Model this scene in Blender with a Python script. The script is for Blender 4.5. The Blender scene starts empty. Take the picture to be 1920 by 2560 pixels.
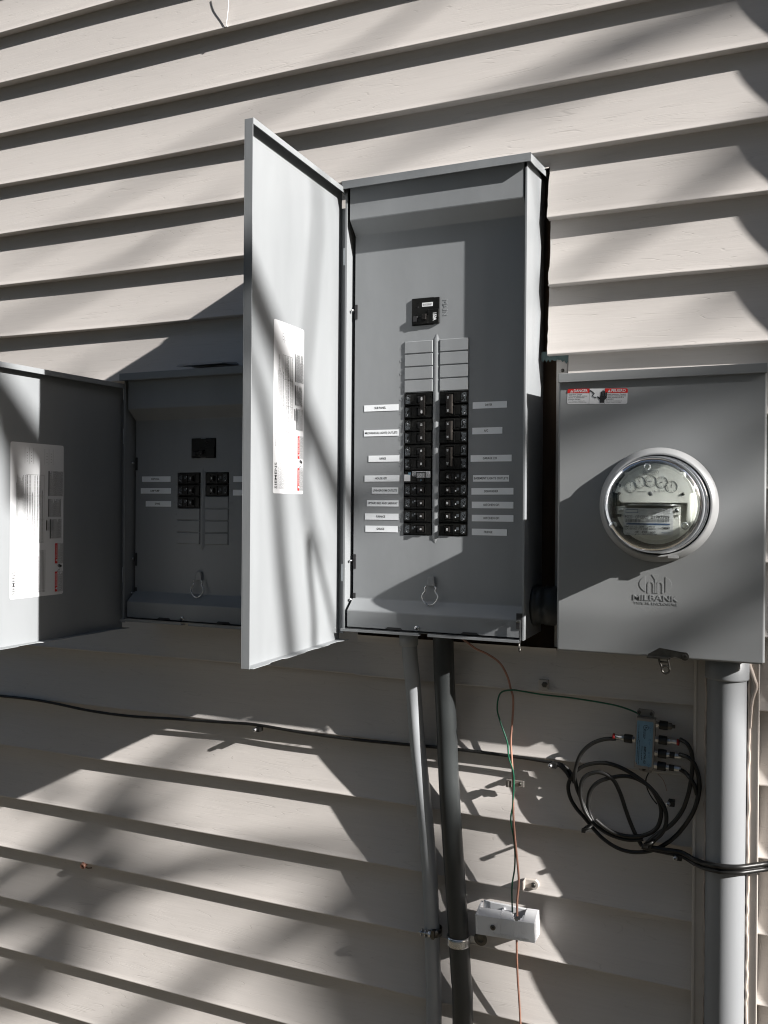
import bpy, math, random
from mathutils import Vector, Matrix
random.seed(7)
sc = bpy.context.scene
# ------------------------------------------------------------------ camera
CR, CU, CF = Vector((.9193,.3934,.0073)), Vector((-.0087,.0018,1.)), Vector((-.3934,.9194,-.0051))
CP = Vector((0,-1.6425,0)); FPX = 2200.
cd = bpy.data.cameras.new('camera'); cam = bpy.data.objects.new('camera', cd); sc.collection.objects.link(cam)
cd.sensor_fit = 'VERTICAL'; cd.sensor_height = 36; cd.sensor_width = 27; cd.lens = 36*FPX/2560
cd.clip_start = .02; cd.clip_end = 500
m3 = Matrix((CR, CR.cross(CF), -CF)).transposed()
cam.matrix_world = Matrix.Translation(CP) @ m3.to_4x4()
sc.camera = cam
# ------------------------------------------------------------------ light
SUN = Vector((4.4,-1.,2.2))          # towards the sun, per metre off the wall
w = bpy.data.worlds.new('World'); sc.world = w; w.use_nodes = True
nt = w.node_tree; bg = nt.nodes['Background']
sky = nt.nodes.new('ShaderNodeTexSky'); sky.sky_type = 'NISHITA'; sky.sun_disc = False
sky.sun_elevation = math.radians(26); sky.sun_rotation = math.radians(102.8)
sky.air_density = 1.0; sky.dust_density = 1.5; sky.ozone_density = 1.0
nt.links.new(sky.outputs[0], bg.inputs[0]); bg.inputs[1].default_value = .05
sl = bpy.data.lights.new('sun', 'SUN'); sun = bpy.data.objects.new('sun', sl); sc.collection.objects.link(sun)
sl.energy = 5.; sl.angle = math.radians(.53); sl.color = (1.,.965,.925)
sun.rotation_euler = SUN.to_track_quat('Z','Y').to_euler(); sun.location = (4,-1,3)
sc.view_settings.view_transform = 'Standard'; sc.view_settings.look = 'None'
sc.view_settings.exposure = 1.22; sc.view_settings.gamma = 1.0
sc.cycles.pixel_filter_type = 'BLACKMAN_HARRIS'; sc.cycles.filter_width = 1.1
sc.cycles.max_bounces = 10; sc.cycles.transparent_max_bounces = 16
COL = sc.collection

# ------------------------------------------------------------------ materials
def mat(name, col, rough=.5, metal=0., bump=None, var=None, spec=.5, coat=0.):
    """bump = (scale vec, strength, distance); var = (scale vec, amount) colour mottling"""
    m = bpy.data.materials.new(name); m.use_nodes = True; n = m.node_tree; b = n.nodes['Principled BSDF']
    b.inputs['Base Color'].default_value = (*col, 1); b.inputs['Roughness'].default_value = rough
    b.inputs['Metallic'].default_value = metal; b.inputs['Specular IOR Level'].default_value = spec
    b.inputs['Coat Weight'].default_value = coat
    tc = n.nodes.new('ShaderNodeTexCoord')
    def noise(sc_, detail=4, rg=.55):
        mp = n.nodes.new('ShaderNodeMapping'); mp.inputs['Scale'].default_value = sc_
        n.links.new(tc.outputs['Object'], mp.inputs[0])
        t = n.nodes.new('ShaderNodeTexNoise'); t.inputs['Scale'].default_value = 1; t.inputs['Detail'].default_value = detail
        t.inputs['Roughness'].default_value = rg
        n.links.new(mp.outputs[0], t.inputs[0]); return t
    if var:
        t = noise(var[0]); r = n.nodes.new('ShaderNodeMapRange')
        r.inputs[1].default_value = .3; r.inputs[2].default_value = .7
        r.inputs[3].default_value = 1-var[1]; r.inputs[4].default_value = 1+var[1]
        n.links.new(t.outputs[0], r.inputs[0])
        x = n.nodes.new('ShaderNodeVectorMath'); x.operation = 'SCALE'; x.inputs[0].default_value = col
        n.links.new(r.outputs[0], x.inputs['Scale']); n.links.new(x.outputs[0], b.inputs['Base Color'])
        r2 = n.nodes.new('ShaderNodeMapRange'); r2.inputs[1].default_value=.3; r2.inputs[2].default_value=.7
        r2.inputs[3].default_value = rough-.06; r2.inputs[4].default_value = rough+.08
        n.links.new(t.outputs[0], r2.inputs[0]); n.links.new(r2.outputs[0], b.inputs['Roughness'])
    if bump:
        t = noise(bump[0], 5); bp = n.nodes.new('ShaderNodeBump')
        bp.inputs['Strength'].default_value = bump[1]; bp.inputs['Distance'].default_value = bump[2]
        n.links.new(t.outputs[0], bp.inputs['Height']); n.links.new(bp.outputs[0], b.inputs['Normal'])
    return m

def siding_mat():
    m = mat('vinyl_siding', (.60,.565,.53), .55, spec=.3); n = m.node_tree; b = n.nodes['Principled BSDF']
    L = n.links.new
    tc = n.nodes.new('ShaderNodeTexCoord')
    def mapped(s):
        mp = n.nodes.new('ShaderNodeMapping'); mp.inputs['Scale'].default_value = s; L(tc.outputs['Object'], mp.inputs[0]); return mp
    def noise(mp, det, dist=0.):
        t = n.nodes.new('ShaderNodeTexNoise'); t.inputs['Scale'].default_value = 1; t.inputs['Detail'].default_value = det
        t.inputs['Distortion'].default_value = dist; L(mp.outputs[0], t.inputs[0]); return t
    def rng(src, a, b_, c, d):
        r = n.nodes.new('ShaderNodeMapRange'); r.inputs[1].default_value=a; r.inputs[2].default_value=b_
        r.inputs[3].default_value=c; r.inputs[4].default_value=d; L(src, r.inputs[0]); return r.outputs[0]
    def math_(op, a, b_):
        x = n.nodes.new('ShaderNodeMath'); x.operation = op
        for i, q in enumerate((a,b_)):
            if isinstance(q,(int,float)): x.inputs[i].default_value = q
            else: L(q, x.inputs[i])
        return x.outputs[0]
    # long wandering embossed grain lines: iso-lines of a stretched noise
    g = noise(mapped((1.7,20,24)), 2.2, .25)
    k = math_('MULTIPLY', g.outputs[0], 22.)
    fr = math_('FRACT', k, 0)
    line = rng(math_('ABSOLUTE', math_('SUBTRACT', fr, .5), 0), 0, .05, 1., 0.)
    brk = noise(mapped((9,20,70)), 4)
    line = math_('MULTIPLY', line, rng(brk.outputs[0], .47, .53, 0., 1.))
    fine = noise(mapped((14,60,330)), 3)
    big = noise(mapped((2.2,6,5)), 3)
    h = math_('ADD', math_('MULTIPLY', line, -.55), math_('MULTIPLY', fine.outputs[0], .35))
    bp = n.nodes.new('ShaderNodeBump'); bp.inputs['Strength'].default_value = .5; bp.inputs['Distance'].default_value = .0006
    L(h, bp.inputs['Height'])
    bp2 = n.nodes.new('ShaderNodeBump'); bp2.inputs['Strength'].default_value = .35; bp2.inputs['Distance'].default_value = .004
    L(big.outputs[0], bp2.inputs['Height']); L(bp.outputs[0], bp2.inputs['Normal']); L(bp2.outputs[0], b.inputs['Normal'])
    col = n.nodes.new('ShaderNodeMix'); col.data_type = 'RGBA'
    L(math_('MULTIPLY', line, .20), col.inputs[0])
    var = n.nodes.new('ShaderNodeVectorMath'); var.operation = 'SCALE'; var.inputs[0].default_value = (.594,.561,.534)
    dirt = noise(mapped((1.4,3,9)), 5)
    L(math_('MULTIPLY', rng(dirt.outputs[0], .3,.7,.95,1.04), rng(fine.outputs[0], .3,.7,.975,1.02)), var.inputs['Scale'])
    L(var.outputs[0], col.inputs[6]); col.inputs[7].default_value = (.26,.24,.22,1)
    L(col.outputs[2], b.inputs['Base Color'])
    return m

M = {}
M['siding'] = siding_mat()
M['paint'] = mat('grey_enamel', (.240,.253,.264), .40, bump=((9,9,5),.12,.01), var=((14,14,3),.06))
M['paint_rough'] = mat('grey_enamel_textured', (.250,.260,.266), .46, bump=((900,900,900),.12,.0004), var=((4,4,4),.03))
M['black'] = mat('black_moulded_plastic', (.007,.007,.0065), .32, bump=((300,300,300),.15,.0005), var=((90,90,90),.25), spec=.25)
M['handle'] = mat('black_toggle_plastic', (.012,.011,.0105), .3, spec=.3, var=((120,120,120),.2))
M['bar'] = mat('brown_black_tie', (.035,.031,.028), .35, var=((90,60,60),.2))
M['ink'] = mat('black_ink', (.02,.02,.022), .6, var=((200,200,200),.1))
M['greyink'] = mat('grey_ink', (.11,.115,.12), .6, var=((200,200,200),.1))
M['paleink'] = mat('pale_print', (.42,.44,.46), .6, var=((400,400,400),.3))
M['dimink'] = mat('dim_print', (.11,.125,.14), .6, var=((500,500,500),.5))
M['whiteink'] = mat('white_print', (.8,.82,.84), .5, var=((300,300,300),.05))
M['tape'] = mat('label_tape', (.84,.87,.90), .45, var=((30,30,30),.03))
M['paper'] = mat('white_vinyl_sticker', (.68,.69,.71), .4, var=((12,12,12),.02))
M['red'] = mat('red_print', (.60,.022,.018), .45, var=((40,40,40),.05))
M['redband'] = mat('dark_red_band', (.28,.012,.012), .45, var=((40,40,40),.1))
M['blue'] = mat('blue_print', (.03,.08,.2), .5, var=((40,40,40),.05))
M['zinc'] = mat('zinc_plate', (.55,.56,.57), .28, metal=1., bump=((120,120,120),.2,.001), var=((50,50,50),.15))
M['steel'] = mat('dull_steel', (.13,.125,.115), .36, metal=1., bump=((160,160,160),.2,.001), var=((80,80,80),.2))
M['ringmetal'] = mat('brushed_aluminium', (.31,.317,.321), .45, metal=.2, bump=((60,60,60),.05,.001), var=((14,14,14),.05))
M['hinge'] = mat('galvanised_hinge', (.62,.66,.68), .5, metal=.2, var=((60,60,60),.08))
M['pvc'] = mat('grey_pvc', (.30,.315,.33), .42, bump=((40,40,4),.1,.002), var=((20,20,3),.06))
M['pvcdark'] = mat('dark_grey_conduit', (.036,.040,.041), .34, bump=((40,40,4),.1,.002), var=((20,20,3),.12))
M['pvcbig'] = mat('service_pipe_grey', (.24,.25,.262), .45, bump=((30,30,3),.15,.002), var=((20,20,2),.05))
M['coax'] = mat('black_cable_jacket', (.008,.008,.0075), .42, bump=((150,150,150),.25,.001), var=((60,60,60),.3))
M['copper'] = mat('copper_wire', (.36,.19,.14), .45, metal=.2, var=((50,50,30),.25))
M['green'] = mat('green_insulation', (.012,.10,.055), .35, var=((50,50,30),.2))
M['whiteplastic'] = mat('white_moulded_plastic', (.74,.75,.77), .4, bump=((250,250,250),.12,.0006), var=((20,20,20),.03))
M['trim'] = mat('beige_trim', (.52,.48,.44), .5, bump=((10,10,40),.25,.002), var=((8,8,20),.07))
M['caulk'] = mat('dried_caulk', (.50,.43,.38), .7, bump=((60,60,60),.5,.003), var=((40,40,40),.12))
M['wood'] = mat('raw_sheathing', (.09,.055,.035), .85, bump=((40,40,6),.6,.004), var=((30,30,5),.35))
M['wrap'] = mat('green_house_wrap', (.10,.15,.15), .7, bump=((60,60,60),.6,.003), var=((40,40,40),.3))
M['plate'] = mat('meter_faceplate', (.74,.74,.70), .45, var=((40,40,40),.05))
M['splitterbody'] = mat('cast_zinc', (.30,.28,.26), .5, metal=.6, bump=((200,200,200),.3,.001), var=((60,60,60),.15))
M['bluelabel'] = mat('blue_foil_label', (.15,.27,.37), .45, var=((60,60,60),.08))
M['grass'] = mat('dry_grass', (.10,.085,.06), .9, bump=((30,30,30),.8,.05), var=((6,6,6),.35))
M['bark'] = mat('grey_bark', (.12,.095,.075), .85, bump=((20,20,6),.7,.02), var=((15,15,5),.3))
M['leaf'] = mat('evergreen_leaf', (.03,.042,.02), .6, var=((3,3,3),.4))
M['gutter'] = mat('downspout_enamel', (.58,.54,.50), .45, var=((6,6,2),.05))
# clear moulded cover: mostly see-through, with real refraction and reflection on top
g = bpy.data.materials.new('clear_cover_glass'); g.use_nodes = True; n = g.node_tree; n.nodes.clear()
o = n.nodes.new('ShaderNodeOutputMaterial'); gl = n.nodes.new('ShaderNodeBsdfGlass'); gl.inputs['IOR'].default_value = 1.45
gl.inputs['Roughness'].default_value = .015; gl.inputs['Color'].default_value = (.97,.98,.97,1)
tr = n.nodes.new('ShaderNodeBsdfTransparent'); tr.inputs[0].default_value = (.97,.985,.98,1)
tcn = n.nodes.new('ShaderNodeTexCoord'); no = n.nodes.new('ShaderNodeTexNoise'); no.inputs['Scale'].default_value = 30
bpn = n.nodes.new('ShaderNodeBump'); bpn.inputs['Strength'].default_value = .05; bpn.inputs['Distance'].default_value = .003
n.links.new(tcn.outputs['Object'], no.inputs[0]); n.links.new(no.outputs[0], bpn.inputs['Height']); n.links.new(bpn.outputs[0], gl.inputs['Normal'])
mx = n.nodes.new('ShaderNodeMixShader'); mx.inputs[0].default_value = .20
n.links.new(tr.outputs[0], mx.inputs[1]); n.links.new(gl.outputs[0], mx.inputs[2]); fr_=n.nodes.new('ShaderNodeFresnel'); fr_.inputs[0].default_value=1.5; gs=n.nodes.new('ShaderNodeBsdfGlossy'); gs.inputs['Roughness'].default_value=.05; gs.inputs['Color'].default_value=(.95,.97,1,1)
m2_=n.nodes.new('ShaderNodeMixShader'); n.links.new(fr_.outputs[0],m2_.inputs[0]); n.links.new(mx.outputs[0],m2_.inputs[1]); n.links.new(gs.outputs[0],m2_.inputs[2]); n.links.new(m2_.outputs[0], o.inputs[0])
M['glass'] = g

# ------------------------------------------------------------------ mesh helpers
X_, Y_, Z_ = Vector((1,0,0)), Vector((0,1,0)), Vector((0,0,1))
_txt = {}
def at(px, py, y):
    """point of the wall-parallel plane at depth y that the photograph shows at (px, py)"""
    d = CF + CR*((px-960)/FPX) - CU*((py-1280)/FPX)
    return CP + d*((y-CP.y)/d.y)
def atx(px, py, x):
    d = CF + CR*((px-960)/FPX) - CU*((py-1280)/FPX)
    return CP + d*((x-CP.x)/d.x)
def smooth_path(pts, k=6):
    pts = [Vector(p) for p in pts]; out = []
    P = [pts[0]*2-pts[1]] + pts + [pts[-1]*2-pts[-2]]
    for i in range(1, len(P)-2):
        a,b,c,d = P[i-1:i+3]
        for j in range(k):
            t = j/k
            out.append(.5*((2*b)+(c-a)*t+(2*a-5*b+4*c-d)*t*t+(3*b-a-3*c+d)*t**3))
    out.append(pts[-1]); return out
class MB:
    def __init__(s): s.v=[]; s.f=[]; s.fm=[]; s.sm=[]; s.mats=[]
    def mi(s, m):
        if m not in s.mats: s.mats.append(m)
        return s.mats.index(m)
    def add(s, vs, fs, m, smooth=False):
        o = len(s.v); s.v += [Vector(v) for v in vs]; i = s.mi(m)
        for f in fs: s.f.append([q+o for q in f]); s.fm.append(i); s.sm.append(smooth)
        return s
    def hexa(s, p, m):
        return s.add(p, [(0,3,2,1),(4,5,6,7),(0,1,5,4),(1,2,6,5),(2,3,7,6),(3,0,4,7)], m)
    def box(s, x0,x1,y0,y1,z0,z1, m):
        return s.hexa([(x0,y0,z0),(x1,y0,z0),(x1,y1,z0),(x0,y1,z0),(x0,y0,z1),(x1,y0,z1),(x1,y1,z1),(x0,y1,z1)], m)
    def plate(s, x0,x1,z0,z1, yb, yf, ins, m):      # plate on a wall-parallel plane, front face inset
        return s.hexa([(x0+ins,yf,z0+ins),(x1-ins,yf,z0+ins),(x1,yb,z0),(x0,yb,z0),(x0+ins,yf,z1-ins),(x1-ins,yf,z1-ins),(x1,yb,z1),(x0,yb,z1)], m)
    def quad(s, a,b,c,d, m): return s.add([a,b,c,d], [(0,1,2,3)], m)
    def rect(s, x0,x1,z0,z1,y, m): return s.quad((x0,y,z0),(x1,y,z0),(x1,y,z1),(x0,y,z1), m)
    def ext(s, pts, o, ex, ey, ez, m):              # outline extruded by ez
        o=Vector(o); ex=Vector(ex); ey=Vector(ey); ez=Vector(ez); k=len(pts)
        a=[o+ex*p[0]+ey*p[1] for p in pts]; b=[q+ez for q in a]
        fs=[tuple(range(k)), tuple(range(2*k-1,k-1,-1))]+[(i,k+i,k+(i+1)%k,(i+1)%k) for i in range(k)]
        return s.add(a+b, fs, m)
    def profx(s, prof, x0, x1, m):                  # (y,z) outline extruded along x
        return s.ext(prof, (x0,0,0), Y_, Z_, X_*(x1-x0), m)
    def tube(s, pts, r, m, seg=10, k=6, smooth=True, cap=True):
        P = smooth_path(pts, k) if k>1 and len(pts)>2 else [Vector(p) for p in pts]
        nP=len(P); vs=[]; fs=[]
        t=(P[1]-P[0]).normalized(); nrm=t.orthogonal().normalized()
        for i,p in enumerate(P):
            t2=(P[min(i+1,nP-1)]-P[max(i-1,0)]).normalized()
            nrm=(nrm-t2*nrm.dot(t2)).normalized(); bn=t2.cross(nrm)
            q = i/(nP-1); rr = r if not isinstance(r,(tuple,list)) else r[0]+(r[1]-r[0])*q
            for j in range(seg):
                a=2*math.pi*j/seg; vs.append(p+(nrm*math.cos(a)+bn*math.sin(a))*rr)
        for i in range(nP-1):
            for j in range(seg):
                fs.append((i*seg+j,i*seg+(j+1)%seg,(i+1)*seg+(j+1)%seg,(i+1)*seg+j))
        s.add(vs,fs,m,smooth)
        if cap: s.add(vs[:seg],[tuple(range(seg-1,-1,-1))],m); s.add(vs[-seg:],[tuple(range(seg))],m)
        return s
    def lathe(s, c, ax, prof, m, seg=48, smooth=True, squash=1.):
        c=Vector(c); ax=Vector(ax).normalized(); u=ax.orthogonal().normalized(); 
        if abs(ax.y)>.9: u=X_.copy()
        v=ax.cross(u); vs=[]; fs=[]
        for r,h in prof:
            for j in range(seg):
                a=2*math.pi*j/seg; vs.append(c+ax*h+(u*math.cos(a)+v*math.sin(a))*r)
        for i in range(len(prof)-1):
            for j in range(seg): fs.append((i*seg+j,(i+1)*seg+j,(i+1)*seg+(j+1)%seg,i*seg+(j+1)%seg))
        return s.add(vs,fs,m,smooth)
    def screw(s, c, r, m='zinc', ax=(0,-1,0), h=.0025):
        s.lathe(c,ax,[(r,0),(r,h*.5),(r*.8,h),(.0001,h*1.1)],m,16)
        c=Vector(c); ax=Vector(ax); u=ax.orthogonal().normalized(); v=ax.cross(u); q=ax*(h*1.12)
        for a,b in ((u,v),(v,u)):
            s.add([c+q+a*r*.55+b*r*.12,c+q+a*r*.55-b*r*.12,c+q-a*r*.55-b*r*.12,c+q-a*r*.55+b*r*.12],[(0,1,2,3)],'ink')
        return s
    def text(s, st, size, o, ex, ey, m, depth=.0002, lift=.0002, align='CENTER', width=None, bold=0.):
        key=(st,align,round(bold,4),depth>.0004)
        if key not in _txt:
            cu=bpy.data.curves.new('t','FONT'); cu.body=st; cu.size=1; cu.align_x=align; cu.align_y='CENTER'; cu.resolution_u=2
            cu.offset=bold
            if depth>.0004: cu.extrude=.5
            ob=bpy.data.objects.new('t',cu); me=ob.to_mesh()
            _txt[key]=([v.co.copy() for v in me.vertices],[tuple(p.vertices) for p in me.polygons])
            ob.to_mesh_clear(); bpy.data.objects.remove(ob); bpy.data.curves.remove(cu)
        vs,fs=_txt[key]; o=Vector(o); ex=Vector(ex).normalized(); ey=Vector(ey).normalized(); ez=ex.cross(ey)
        sx=size
        if width:
            xs=[v.x for v in vs]; sx=width/max(1e-6,(max(xs)-min(xs)))
        return s.add([o+ex*v.x*sx+ey*v.y*size+ez*(lift+(v.z+.5)*depth if depth>.0004 else lift) for v in vs],fs,m)
    def build(s, name, parent=None, bevel=0, loc=None, **props):
        me=bpy.data.meshes.new(name); off=Vector(loc) if loc is not None else Vector((0,0,0))
        if parent is not None: off = wloc(parent) if loc is None else Vector(loc)
        me.from_pydata([v-off for v in s.v],[],s.f)
        for i,k in enumerate(s.mats): me.materials.append(M[k])
        me.polygons.foreach_set('material_index',s.fm); me.polygons.foreach_set('use_smooth',s.sm); me.update()
        ob=bpy.data.objects.new(name,me); COL.objects.link(ob)
        if parent is not None: ob.parent=parent; ob.location=off-wloc(parent)
        else: ob.location=off
        if bevel:
            b=ob.modifiers.new('bevel','BEVEL'); b.width=bevel; b.segments=2; b.limit_method='ANGLE'; b.angle_limit=math.radians(40)
        for k,v in props.items(): ob[k]=v
        return ob
def wloc(o):
    p=Vector(o.location)
    while o.parent: o=o.parent; p=p+o.location
    return p
def thing(name, loc, label, cat, group=None):
    o=bpy.data.objects.new(name,None); COL.objects.link(o); o.location=loc; o.empty_display_size=.05
    o['label']=label; o['category']=cat
    if group: o['group']=group
    return o
def dup(o, parent, loc):
    c=o.copy(); COL.objects.link(c); c.parent=parent; c.location=loc
    for ch in o.children:
        d=ch.copy(); COL.objects.link(d); d.parent=c
    return c

# ------------------------------------------------------------------ setting: ground
gm=MB(); gm.add([(-60,-60,-1.5),(60,-60,-1.5),(60,60,-1.5),(-60,60,-1.5)],[(0,1,2,3)],'grass'); gm.build('ground',kind='structure')

# ------------------------------------------------------------------ siding wall
ZC={n:1.179-.127*n for n in range(-12,22)}
for n_,d_ in {0:-.003,1:0,2:-.001,4:.0015,5:.002,6:.001,13:-.0014,15:-.003,16:.001,18:.0027,19:.004}.items(): ZC[n_]+=d_
BUTT=.0185
wall=thing('siding_wall',(-.5,.02,-1.5),'beige lap siding wall of the house behind the grey boxes','wall')
def course(mb, n, xa, xb, seedj=0, jagl=0., jagr=0., clip=None, top=None):
    zb=ZC[n]; zt=ZC.get(n-1, zb+.127)+.012; c=zt-zb-.012
    prof=[]
    for i in range(11):
        t=i/10; z=zt-.012-(c)*t; y=BUTT*(1-t**1.6)
        prof.append((y,z))
    prof.insert(0,(BUTT+.004,zt))
    prof[-1]=(.0012,zb+.0035); prof.append((0,zb+.0015)); prof.append((.0012,zb)); prof.append((.006,zb-.0004)); prof.append((BUTT+.002,zb+.0003))
    if clip: prof=[q for q in prof if q[1]>clip]+[(BUTT*.3,clip)]
    if top: prof=[(BUTT*.45,top)]+[q for q in prof if q[1]<top]
    nx=max(2,int((xb-xa)/.045)); cols=[]
    R=random.Random(n*13+seedj); ph=[R.uniform(0,6.28) for _ in range(3)]
    for i in range(nx+1):
        x=xa+(xb-xa)*i/nx; dz=.0012*math.sin(x*2.3+ph[0])+.0007*math.sin(x*7.1+ph[1]); dy=.0010*math.sin(x*3.9+ph[2])
        for y,z in prof:
            xx=x
            if i==0 and jagl: xx+=R.uniform(0,jagl)
            if i==nx and jagr: xx-=R.uniform(0,jagr)
            cols.append((xx,y+dy,z+dz))
    k=len(prof)
    fs=[(i*k+j,i*k+j+1,(i+1)*k+j+1,(i+1)*k+j) for i in range(nx) for j in range(k-1)]
    mb.add(cols,fs,'siding',True)
mb=MB()
for n_ in range(-11,21):
    if 2<=n_+0 and n_<=7 and ZC[n_]>.28:      # beside the tall panel the boards are cut round it
        if n_>=5:
            course(mb,n_,-4.2,-.70 if n_>5 else -.72,1)
            if n_==5: course(mb,n_,-.72,-.3728,6,clip=.640)
            lx={4:-.376,5:-.3745,6:-.372,7:-.3735}[n_]
            course(mb,n_,lx,1.5,2,jagl=.0022)
        else: course(mb,n_,-4.2,1.5)
    elif 8<=n_<=11:
        course(mb,n_,-4.2,-.766,3,jagr=.001); course(mb,n_,-.3352+.001*(n_%2),1.5,4,jagl=.0015)
    elif n_==12: course(mb,n_,-4.2,-.7665,7); course(mb,n_,-.7665,-.3515,8,top=-.2625); course(mb,n_,-.3515,1.5,9)
    else: course(mb,n_,-4.2,1.5)
sd=mb.build('siding',wall)
# board 12 reaches up to the underside of the cut opening only where the boxes are, so fill beside it
mb=MB(); mb.box(-4.2,1.5,.060,.075,-1.5,2.6,'wood'); mb.build('sheathing',wall)
mb=MB(); mb.box(-.3585,-.3370,.0225,.040,-.262,.30,'siding')
mb.lathe((-.347,.0225,.262),(0,-1,0),[(.0035,0),(.003,.0015),(.0001,.002)],'steel',12); mb.build('furring_strip',wall,bevel=.0008)
mb=MB(); R=random.Random(3)
pts=[(0,.006),(.05,.006)]
z=0
edge=[(.05-i*.0034, -.004-abs(math.sin(i*1.7))*.006-(.008 if i<4 else 0)*(1-i/4)-R.uniform(0,.003)) for i in range(16)]
mb.ext([(0,.008),(.052,.008)]+edge,(-.386,.018,.2905),X_,Z_,Y_*.0008,'wrap'); mb.build('house_wrap',wall)
mb=MB(); mb.box(-4.2,1.5,.075,.2,-1.5,2.6,'wood'); mb.build('wall_core',wall)

# trim board behind the service pipe
t=thing('trim_board',(-.05,-.01,-1.5),'beige vertical trim board behind the large grey pipe under the meter box','trim board')
mb=MB(); mb.box(-.104,-.0805,-.022,.03,-1.5,-.235,'trim'); mb.box(-.0170,.0015,-.022,.03,-1.5,-.235,'trim')
mb.box(-.104,-.0985,-.0245,-.022,-1.5,-.235,'trim'); mb.box(-.0015,.0015,-.0245,-.022,-1.5,-.235,'trim'); mb.build('board',t,bevel=.0015)
mb=MB(); R=random.Random(5)
def caulk(x, z0, z1, r, y=-.0225):
    pts=[]; k=int((z1-z0)/.012)
    for i in range(k+1): pts.append((x+R.uniform(-.0012,.0012), y, z0+(z1-z0)*i/k))
    mb.tube(pts,r,'caulk',8,3)
caulk(-.0835,-1.2,-.27,.0022); caulk(-.0150,-1.2,-.27,.0024)
mb.tube([(-.016,-.024,-.262),(-.008,-.026,-.285),(-.004,-.025,-.30),(-.010,-.025,-.325),(-.0125,-.024,-.37)],(.0040,.0015),'caulk',8)
mb.build('caulk_bead',t)

# ------------------------------------------------------------------ panels
def lines(mb, u0,u1,v0,v1, step, h, fu, m='greyink', seed=0, fill=.85):
    """rows of tiny illegible print; fu(u,v) -> world"""
    R=random.Random(seed); v=v1
    while v>v0:
        u=u0; end=u1-(R.random()*.3*(u1-u0) if R.random()<.35 else 0)
        while u<end:
            l=R.uniform(1.2,5)*h; e=min(u+l,end)
            mb.add([fu(u,v-h),fu(e,v-h),fu(e,v),fu(u,v)],[(0,1,2,3)],m); u=e+h*.55/fill
        v-=step
def hand(mb, fu, u,v,s, m='ink'):
    def poly(ps): mb.add([fu(u+a*s,v+b*s) for a,b in ps],[tuple(range(len(ps)))],m)
    poly([(.26,.0),(.60,.0),(.60,.24),(.26,.24)])
    poly([(.26,.22),(.60,.22),(.80,.40),(.80,.58),(.28,.58),(.20,.40)])
    poly([(.24,.24),(.27,.40),(.06,.56),(.00,.50)])
    for a,h in ((.29,.90),(.425,1.02),(.56,.98),(.695,.86)): poly([(a,.56),(a+.10,.56),(a+.10,h),(a+.05,h+.04),(a,h)])
    poly([(-.62,1.02),(-.56,1.08),(-.20,.80),(-.26,.74)]); poly([(-.26,.80),(-.20,.80),(-.34,.56),(-.42,.58)]); poly([(-.42,.58),(-.34,.50),(-.06,.36),(-.10,.48)])

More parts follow.
